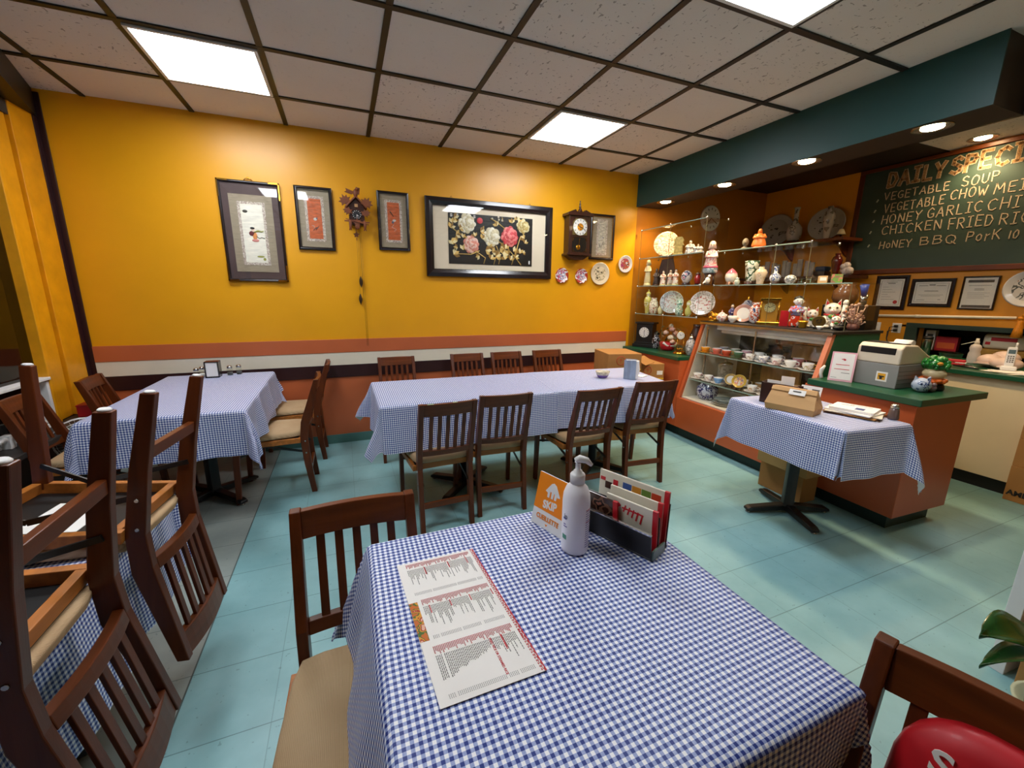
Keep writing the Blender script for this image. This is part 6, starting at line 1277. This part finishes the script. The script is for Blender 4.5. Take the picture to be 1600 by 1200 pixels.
t = thing('paper_napkin', 'white folded napkin lying beside the marbled napkin dispenser', 'napkin', (2.175, 2.60, LZ), 20); MB().prism([(-.05, -.04), (.06, -.03), (.02, .05), (-.045, .04)], .004).build('napkin', M['paper'], t)
lg = mat('red_carton_print', 'B83A20', .6)
def carton(label, x, y, z, a, b, h, rot, mk, grp):
    t = thing('cardboard_box', label, 'box', (x, y, z), rot, grp); MB().box(-a/2, a/2, -b/2, b/2, 0, h).build('carton', M['cardboard'], t, bevel=.003)
    if mk:
        MB().tube([(.04*math.cos(k*.3927)-.04, -b/2-.001, h-.065+.04*math.sin(k*.3927)) for k in range(16)], .003, 5, 0, True).bar((-.055, -b/2-.0015, h-.055), (-.025, -b/2-.0015, h-.055), .005, .001, 0, (0, 1, 0)).bar((-.04, -b/2-.0015, h-.087), (-.04, -b/2-.0015, h-.043), .005, .001, 0, (0, 1, 0)).build('ring_emblem', lg, t)
        MB().box(-a/2-.001, a/2+.001, -b/2-.0015, -b/2+.001, h-.155, h-.143).build('yellow_strap', mat('yellow_strap', 'D8B01E', .4), t)
    return t
G5 = 'cardboard boxes behind the long table'
carton('plain cardboard box on the floor under the taller emblem box, behind the long table', 2.455, 3.30, 0, .33, .38, .45, -12, False, G5)
t = carton('taller cardboard box with a round red emblem, left one behind the long table', 2.455, 3.30, .4505, .33, .38, .40, -14, True, G5)
t2 = carton('plain cardboard box on the floor against the terracotta counter, behind the long table', 2.845, 3.37, 0, .27, .36, .36, -14, False, G5)
t = carton('lower cardboard box with a red emblem, white label and raised flap, behind the napkin dispenser', 2.845, 3.37, .3605, .27, .36, .36, -14, True, G5)
MB().box(.06, .12, -.1815, -.180, .25, .29).build('label', M['paper'], t); MB().bar((-.02, -.18, .362), (-.10, -.10, .42), .26, .004, 0, (0, 0, 1)).build('flap', M['cardboard'], t)

# ---------------------------------------------------------------- corner table
KZ = .7515
t = thing('napkin_dispenser', 'black-framed napkin holder with white napkins on the corner table', 'napkin dispenser', (-.95, 3.665, KZ), 0)
MB().box(-.045, .045, -.04, -.034, 0, .008).box(-.045, -.04, -.04, .04, 0, .115).box(.04, .045, -.04, .04, 0, .115).box(-.045, .045, -.04, .04, .115, .121).box(-.045, .045, -.04, .04, 0, .006).build('frame', M['blackframe'], t, bevel=.002); MB().box(-.037, .037, -.037, .034, .008, .113).build('napkins', M['paper'], t, bevel=.003)
for k, (x, y, lb) in enumerate(((-1.055, 3.66, 'front left glass shaker, left of the black-framed napkin holder'), (-1.035, 3.72, 'back left glass shaker, half behind another left of the napkin holder'), (-.855, 3.71, 'glass shaker just right of the black-framed napkin holder'), (-.80, 3.735, 'rightmost glass shaker on the corner table'))):
    t = thing('salt_shaker', lb, 'shaker', (x, y, KZ), 0, 'glass shakers on the corner table'); MB().lathe([(.020, 0), (.022, .006), (.019, .045), (.016, .054)], n=10).build('glass_body', M['glassgreen'], t); MB().lathe([(.018, .001), (.018, .024), (.001, .025)], n=10).build('salt', M['paper'] if k < 2 else M['ink'], t); MB().lathe([(.017, .054), (.018, .066), (.012, .073), (.001, .075)], n=14).build('cap', M['steel'], t)
t = thing('floor_fan', 'white wire-caged fan standing behind the corner table by the window', 'fan', (-1.60, 3.33, 0), 20)
MB().lathe([(.14, 0), (.15, .012), (.05, .03), (.02, .05)], n=24).build('base', M['white'], t); MB().tube([(0, 0, .04), (0, 0, .36)], .014, 10).build('pole', M['white'], t)
fc = (0, -.06, .46); Mx = fr(*fc); g_ = MB()
for r_ in (.03, .06, .09, .12, .14): g_.tube([Mx @ Vector((r_*math.cos(k*.2618), r_*math.sin(k*.2618), .05*(1-(r_/.14)**2))) for k in range(24)], .0016, 5, 0, True)
for k in range(36): a = k*math.pi/18; g_.tube([Mx @ Vector((r_*math.cos(a), r_*math.sin(a), .05*(1-(r_/.14)**2))) for r_ in (.03, .07, .11, .14)], .0011, 4)
g_.tube([Mx @ Vector((.14*math.cos(k*.2618), .14*math.sin(k*.2618), -.02)) for k in range(24)], .004, 6, 0, True).build('cage', M['white'], t)
b = MB()
for k in range(3): a = k*2.094; b.prism([(.02*math.cos(a-.4), .02*math.sin(a-.4)), (.115*math.cos(a-.35), .115*math.sin(a-.35)), (.115*math.cos(a+.35), .115*math.sin(a+.35)), (.02*math.cos(a+.4), .02*math.sin(a+.4))], .004, 0, Mx @ Matrix.Translation((0, 0, -.005)))
b.build('blades', M['glassedge'], t); MB().lathe([(.035, -.05), (.03, .0), (.012, .012)], n=16, M=fr(0, -.05, .46)).tube([(0, -.01, .46), (0, 0, .36)], .016, 8).build('motor', M['white'], t)
t = thing('red_tin', 'red tin on the dark ledge below the yellow window jamb', 'tin', (-1.70, 3.655, .5305)); MB().box(-.045, .045, -.05, .05, 0, .075).build('tin', M['red'], t, bevel=.006); MB().box(-.047, .047, -.052, .052, .075, .085).build('lid', M['red'], t, bevel=.003)
MB().box(-.099, .06, -.06, .06, -.028, -.0005).build('ledge', M['black'], t) if False else None
struct('trim_14', MB().box(LX-.02, -1.64, 2.2, 3.80, .50, .530), mat('dark_window_ledge', '2E2A28', .5), .003)
t = thing('radiator_pipe', 'white rail with clips along the window below the sill', 'rail', (-1.76, 2.9, .585)); MB().tube([(0, -.55, 0), (0, .45, .0)], .014, 10).build('pipe', M['white'], t)
for y in (-.4, -.15, .10, .35): MB().box(-.02, .02, y-.02, y+.02, -.055, .022).build('clip', M['white'], t, bevel=.004)

# ---------------------------------------------------------------- foreground table
DZ = .7513
m0 = Vector((.073, .897, DZ)); t = thing('menu_card', 'white menu card with red headings and a strip of food photos', 'menu', (.178, .7075, DZ), 0)
ex = Vector((.187, 0, 0)); ey = Vector((.022, -.379, 0)); o = Vector((-.105, .1895, 0))
Mm = Matrix(((ex.x, ey.x, 0, o.x), (ex.y, ey.y, 0, o.y), (0, 0, -1, 0), (0, 0, 0, 1)))      # u across (0..1), v towards the camera (0..1)
def sheet_uv(mb, u0, u1, v0, v1, z=.0, th=.0004, mi=0):
    P = [o+ex*a+ey*b for a, b in ((u0, v0), (u0, v1), (u1, v1), (u1, v0))]
    return mb.add([(p.x, p.y, z) for p in P]+[(p.x, p.y, z+th) for p in P], [(3, 2, 1, 0), (4, 5, 6, 7), (0, 1, 5, 4), (1, 2, 6, 5), (2, 3, 7, 6), (3, 0, 4, 7)], mi)
pa = MB(); sheet_uv(pa, .0, 1, 0, .333, 0, .0012); sheet_uv(pa, .0, 1, .333, .666, 0, .0012); sheet_uv(pa, .0, 1, .666, 1, 0, .0012); pa.build('card', M['paper'], t)
rn = random.Random(21); blk, rd, gry = MB(), MB(), MB(); Z = .0014
for c in range(3):
    v0 = c/3
    heads = ((.30, .075), (.60, .055), (.84, .05)) if c == 0 else ((.20, .06), (.43, .05), (.66, .05), (.92, .05)) if c == 1 else ((.645, .20), (.76, .07), (.955, .06))
    u = .10 if c != 1 else .14
    while u < .92:
        hd = [h_ for h_ in heads if abs(h_[0]-u) < .009]
        s = v0+.075
        if hd: pass
        elif c == 2 and u < .18 and u > .16: pass
        else:
            L_ = (.05+.12*rn.random()**1.6) if c != 2 or u > .65 else .13-.09*(u-.10)/.5+.02*rn.random(); e = s+L_; q = s
            while q < e: w_ = rn.uniform(.006, .016); sheet_uv(blk, u, u+.0065, q, min(q+w_, e), Z); q += w_+.004
            for k in range(3): sheet_uv(gry, u, u+.0055, v0+.285+.008*k, v0+.290+.008*k, Z)
        if not hd or True:
            n_ = rn.choice((3, 4, 5, 5, 6, 7))
            for k in range(n_):      # red characters beside each dish
                a = v0+.018+.0075*k; sheet_uv(rd, u, u+.0035, a, a+.005, Z); sheet_uv(rd, u+.005, u+.0085, a+.001, a+.0055, Z); sheet_uv(rd, u-.001, u+.010, a+.0022, a+.0032, Z)
        u += .0165
    for hu, L_ in heads:
        if c == 2 and L_ == .20: continue
        q = v0+.072
        while q < v0+.072+L_: sheet_uv(rd, hu, hu+.014, q, q+.009, Z); q += .0125
for i in range(60):     # red fretwork along the top edge
    v = i/60; sheet_uv(rd, .955, .962, v, v+.010, Z); sheet_uv(rd, .968+.012*(i % 2), .975+.012*(i % 2), v, v+.0166, Z); sheet_uv(rd, .955, .985, v+.004, v+.006, Z)
sheet_uv(rd, .988, 1.0, 0, 1, Z)
blk.build('text', M['ink'], t); gry.build('lettering', mat('light_print', 'A09C9A', .7), t); tag(rd.build('red_lettering', M['red'], t), 'red headings, characters and fretwork border')
p0 = o+ex*.640+ey*.735; text('heading', 'FRIED RICE OR STEAMED RICE', .0062, M['red'], t, frame_M((p0.x, p0.y, Z), ey, ex), .0002, bold=.00015)
p0 = o+ex*.760+ey*.735; text('heading', 'MAIN DISHES', .0060, M['red'], t, frame_M((p0.x, p0.y, Z), ey, ex), .0002, bold=.00015)
sf = MB(); sheet_uv(sf, .0, .095, .36, .64, .0013, .0003); sf.build('food_photos', china('food_print', ('C86A2A', '4A6A2A', 'D8982E', 'A83A2A', 'E8B8A0'), 60, .4, (.42, .48, .55, .62)), t)

t = thing('sanitizer_bottle', 'tall white pump bottle of hand sanitizer on the foreground table', 'bottle', (.505, .805, DZ), -38)
m_, b_, n_ = base_mat('translucent_white_plastic', .3, 0, .5); b_.inputs['Base Color'].default_value = lin('F6F4FA'); b_.inputs['Subsurface Weight'].default_value = .25; b_.inputs['Subsurface Radius'].default_value = (.02, .02, .02)
MB().lathe([(.028, 0), (.0335, .003), (.0345, .01), (.0345, .135), (.033, .155), (.027, .172), (.018, .182), (.016, .186)], n=36).build('body', m_, t)
MB().lathe([(.0185, .184), (.0185, .206), (.0165, .209), (.011, .211), (.011, .216), (.0065, .218), (.0065, .236), (.009, .238)], n=20).build('collar', M['white'], t)
MB().tube([(-.006, -.005, .243), (.003, .0, .247), (.020, .004, .243), (.032, .007, .231)], [.007, .0095, .008, .0045], 12).ball((0, .0, .245), (.010, .010, .007), 12).build('pump_head', M['white'], t)
lt = MB(); rn = random.Random(8)
def wrap(mb, a0, a1, z0, z1, r=.0349):
    k = 5; vs = []
    for i in range(k+1):
        a = R(a0+(a1-a0)*i/k)
        for z_ in (z0, z1): vs += [(r*math.sin(a), -r*math.cos(a), z_), ((r-.0006)*math.sin(a), -(r-.0006)*math.cos(a), z_)]
    fs = []
    for i in range(k): q = 4*i; fs += [(q, q+4, q+6, q+2), (q+1, q+3, q+7, q+5), (q, q+1, q+5, q+4), (q+2, q+6, q+7, q+3)]
    return mb.add(vs, fs+[(0, 2, 3, 1), (4*k, 4*k+1, 4*k+3, 4*k+2)])
for i in range(17): wrap(lt, 52, 52+rn.uniform(24, 40), .118-.006*i, .1195-.006*i)
wrap(lt, -52, -34, .094, .099); wrap(lt, -50, -30, .074, .0765); wrap(lt, -50, -38, .080, .0825)
lt.build('label_print', mat('lilac_print', '6A66A4', .5), t); r_ = MB(); wrap(r_, 52, 86, .121, .123); wrap(r_, 52, 84, .0895, .091); r_.build('red_label_print', mat('rose_print', 'C4707A', .5), t)
g_ = MB(); wrap(g_, -56, -32, .040, .052); tag(g_.build('green_label_block', mat('sea_green_print', '5AA088', .5), t), 'green label block')
a = R(-44); text('label_word', 'in', .018, mat('slate_print', '4A4A6A', .5), t, frame_M((.0352*math.sin(R(-47)), -.0352*math.cos(R(-47)), .098), (math.cos(a), math.sin(a), 0), (0, 0, 1)), .0003)

# pick-up sign
t = thing('pickup_sign', 'orange and white folded pick-up sign beside the sanitizer bottle', 'sign', (.492, .915, DZ), -72)
ww = .118
Mx = Matrix.Translation((0, -.018, 0)) @ Matrix.Rotation(R(-14), 4, 'X')
MB().box(-ww/2, ww/2, -.001, .001, 0, .148, 0, Mx).build('front_panel', M['white'], t); MB().box(-ww/2, ww/2, -.001, .001, 0, .148, 0, Matrix.Translation((0, .056, 0)) @ Matrix.Rotation(R(14), 4, 'X')).build('back_panel', M['white'], t); MB().box(-ww/2, ww/2, -.018, .056, 0, .0012).build('base_panel', M['white'], t)
og = mat('bright_orange_print', 'F58A12', .45, var=.02); MB().box(-ww/2, ww/2, -.0016, -.001, .047, .1485, 0, Mx).build('orange_field', og, t)
Mt = Mx @ fr(0, -.0018, 0)
text('sign_word', 'SKIP', .030, M['white'], t, Mt @ Matrix.Translation((0, .058, 0)) @ Matrix.Rotation(R(6), 4, 'Z'), .0003, 'CENTER', .9, .0012)
text('sign_word', 'CUEILLETTE', .0185, og, t, Mt @ Matrix.Translation((0, .022, 0)), .0003, 'CENTER', .86, .0005)
MB().prism([(-.005, .014), (.005, .014), (0, .008)], .0005, 0, Mt).build('arrow', og, t)
lg_ = MB().prism([(-.026, .103), (-.008, .128), (.0, .132), (.010, .128), (.030, .100), (.020, .098), (.018, .104), (-.014, .106), (-.016, .100)], .0005, 0, Mt)
for x in (-.012, .002, .014): lg_.prism([(x-.004, .088), (x+.003, .088), (x+.004, .106), (x-.005, .106)], .0005, 0, Mt)
lg_.build('house_and_cutlery_logo', M['white'], t)

# menu holder with folded menus
t = thing('menu_stand', 'black two-slot menu stand with shiny rims on the foreground table', 'stand', (.655, .805, DZ), -68)
gb = mat('smoked_black_plastic', '0E0909', .3, coat=.15, var=.2)
W2 = .105
def lean(y, a): return Matrix.Translation((0, y, 0)) @ Matrix.Rotation(R(a), 4, 'X')
MB().box(-W2, W2, -.045, .045, 0, .004).build('base', gb, t, bevel=.001)
MB().box(-W2, W2, -.0015, .0015, .003, .072, 0, lean(-.042, 8)).build('front_panel', gb, t); MB().box(-W2, W2, -.0015, .0015, .003, .105, 0, lean(-.008, 3)).build('middle_panel', gb, t); MB().box(-W2, W2, -.0015, .0015, .003, .122, 0, lean(.036, -2)).build('back_panel', gb, t)
MB().box(-W2, W2, -.003, .003, .071, .075, 0, lean(-.042, 8)).build('chrome_rim', M['chrome'], t); MB().box(W2-.001, W2+.004, -.03, .03, .0, .025, 0, Matrix.Translation((0, -.01, 0))).build('clear_foot', M['glassedge'], t)
M['photo'] = china('dark_food_photo', ('3A2018', '6A4A3A', '2A1614', '8A5A4A'), 30, .25)
rn = random.Random(6); grps = 'folded red and white menus in the black stand'
def folded(label, x, y, a, w_, h_, kind, pm='creamtrim'):
    t = thing('folded_menu', label, 'menu', (.655, .805, DZ), -68, grps); Mx = Matrix.Translation((x, y, .0045)) @ Matrix.Rotation(R(a), 4, 'X')
    MB().box(-w_/2, w_/2, -.003, .003, 0, h_, 0, Mx).build('sheets', M[pm], t, bevel=.002); MB().box(w_/2-.012, w_/2+.0008, -.0036, .0036, 0, h_+.0005, 0, Mx).build('red_edge', M['red'], t)
    if kind == 0:
        cols = [mat('print_blue', '3A5AA0', .5), mat('print_orange', 'D8902A', .5), mat('print_green', '6A8A3A', .5), mat('print_red', 'C8401E', .5)]
        for k in range(4): MB().box(-w_/2+.075+.028*k, -w_/2+.101+.028*k, -.0036, -.003, h_-.045, h_-.016, 0, Mx).build('picture_print', cols[k], t)
        MB().box(-w_/2+.004, -w_/2+.02, -.0036, -.003, h_-.03, h_-.02, 0, Mx).box(-w_/2+.045, -w_/2+.06, -.0036, -.003, h_-.04, h_-.018, 0, Mx).build('red_print', M['red'], t); MB().box(-w_/2+.02, -w_/2+.042, -.0036, -.003, h_-.05, h_-.03, 0, Mx).build('dark_print', M['darkwood'], t)
    elif kind == 1:
        b = MB()
        for k in range(5): b.bar(Mx @ Vector((-.02+.012*k, -.0034, h_-.035-.004*k)), Mx @ Vector((-.014+.012*k, -.0034, h_-.015-.002*k)), .004, .0008, 0, (0, 1, 0)).bar(Mx @ Vector((-.024+.012*k, -.0034, h_-.024)), Mx @ Vector((-.012+.012*k, -.0034, h_-.026)), .004, .0008, 0, (0, 1, 0))
        b.ball(Mx @ Vector((-.04, -.003, h_-.02)), (.012, .001, .008), 10).build('red_characters', M['red'], t)
        MB().box(-w_/2+.006, -w_/2+.025, -.0036, -.003, h_-.075, h_-.02, 0, Mx).build('dark_print', M['inkblack'], t)
folded('white menu with colourful food pictures, backmost in the black stand', .0, .030, -2, .205, .150, 0)
folded('menu edged in red behind the front one, right half of the stand', .025, .006, -1, .150, .128, 2)
folded('front cream menu with red characters in the black stand', .030, -.014, 4, .145, .118, 1)
folded('dark photo-covered menu at the left end of the black stand', -.053, -.022, 6, .10, .108, 2, 'photo')

# ---------------------------------------------------------------- bottom right corner
t = thing('red_cushion', 'shiny red round cushion with white lettering against the corner chair', 'cushion', (.790, .112, .448), 102.7)
# local -y looks away from the backrest towards the seat front after the half turn
cm = MB(); n_ = 28
Mx = Matrix.Rotation(R(180), 4, 'Z') @ Matrix.Rotation(R(-12), 4, 'X')
rim = []
for k in range(n_):
    a = 2*math.pi*k/n_; ca, sa = math.cos(a), math.sin(a); e_ = 2/3.0
    rim.append((.142*math.copysign(abs(ca)**e_, ca), .160+.160*math.copysign(abs(sa)**e_, sa)))
vs = []; rings = [(1.0, 0), (.99, -.010), (.94, -.022), (.80, -.032), (.5, -.040), (.2, -.043)]
for sc_, y in rings: vs += [(x*sc_, y, (z-.160)*sc_+.160) for x, z in rim]
k0 = len(rings)
for sc_, y in ((.99, .010), (.94, .022), (.8, .030)): vs += [(x*sc_, y, (z-.160)*sc_+.160) for x, z in rim]
fs = []
def strip(a, b, rev=False):
    for j in range(n_):
        f = (a*n_+j, a*n_+(j+1) % n_, b*n_+(j+1) % n_, b*n_+j); fs.append(f[::-1] if rev else f)
for i in range(k0-1): strip(i, i+1)
fs.append(tuple(range((k0-1)*n_, k0*n_)))
strip(0, k0, True); strip(k0, k0+1, True); strip(k0+1, k0+2, True); fs.append(tuple(range((k0+2)*n_, (k0+3)*n_))[::-1])
cm.add(vs, fs, 0, True, Mx); cm.build('cover', mat('red_vinyl', 'CE1622', .5, coat=.05, var=.06), t)

text('lettering', 'Soo', .050, M['paper'], t, Mx @ Matrix.Translation((-.098, -.0418, .236)) @ Matrix.Rotation(R(-10), 4, 'X') @ FRONT, .0012, 'LEFT', 1.15, .0010)
t = thing('potted_plant', 'glossy dark green leafy plant in a pale pot at the bottom right edge', 'plant', (1.86, .27, 0))
MB().lathe([(.07, 0), (.075, .01), (.10, .19), (.11, .215), (.10, .215), (.088, .19), (.001, .185)], n=28).build('pot', mat('pale_green_pot', 'B9BFA0', .5, var=.2), t)
lm = mat('glossy_leaf', '1F4A1C', .25, coat=.2, var=.35, vs_=9)
def big_leaf(base, tip, wid, sag, roll):
    b, e = Vector(base), Vector(tip); d = e-b; side = d.cross(Vector((0, 0, 1))).normalized(); side = (side*math.cos(roll)+Vector((0, 0, 1))*math.sin(roll)).normalized()
    vs = []; fs = []; K = 14
    for i in range(K+1):
        s = i/K; c = b+d*s+Vector((0, 0, sag*math.sin(math.pi*s))); w_ = wid*math.sin(math.pi*min(1, s**.75*.97+.03))**.8*(1 if s < .9 else (1-s)/.1*.9+.1)
        for q in (-1, -.5, 0, .5, 1): vs.append((c+side*w_*q+Vector((0, 0, -.012*(1-abs(q))-.004*math.sin(s*9)*q)))[:])
    for i in range(K):
        for j in range(4): fs.append((i*5+j, i*5+j+1, i*5+j+6, i*5+j+5))
    l = MB().add(vs, fs, 0, True).build('leaf', lm, t); sd = l.modifiers.new('solid', 'SOLIDIFY'); sd.thickness = .0015
    MB().tube([(0, 0, .185), (base[0]*.6, base[1]*.6, base[2]*.75), base], .006, 7).build('stem', lm, t)
for a in (((-.05, .06, .43), (-.335, .115, .505), .055, .03, .35), ((-.06, .03, .42), (-.385, .088, .455), .045, .03, -.3), ((-.08, -.02, .33), (-.33, .0, .33), .06, .05, .1), ((.05, .03, .5), (.30, .08, .56), .07, .04, 0), ((.05, -.05, .5), (.3, -.12, .5), .07, .05, 0)): big_leaf(*a)
t = thing('white_board', 'white foam board standing upright at the right edge behind the plant', 'board', (2.21, .478, 0), -4); MB().box(0, .55, 0, .042, 0, .95).build('panel', M['white'], t, bevel=.002)
t = thing('cardboard_box', 'brown cardboard box at the right edge between the plant and the white board', 'box', (2.15, .31, 0), -4); MB().box(0, .35, 0, .13, 0, .30).build('carton', M['cardboard'], t, bevel=.003)
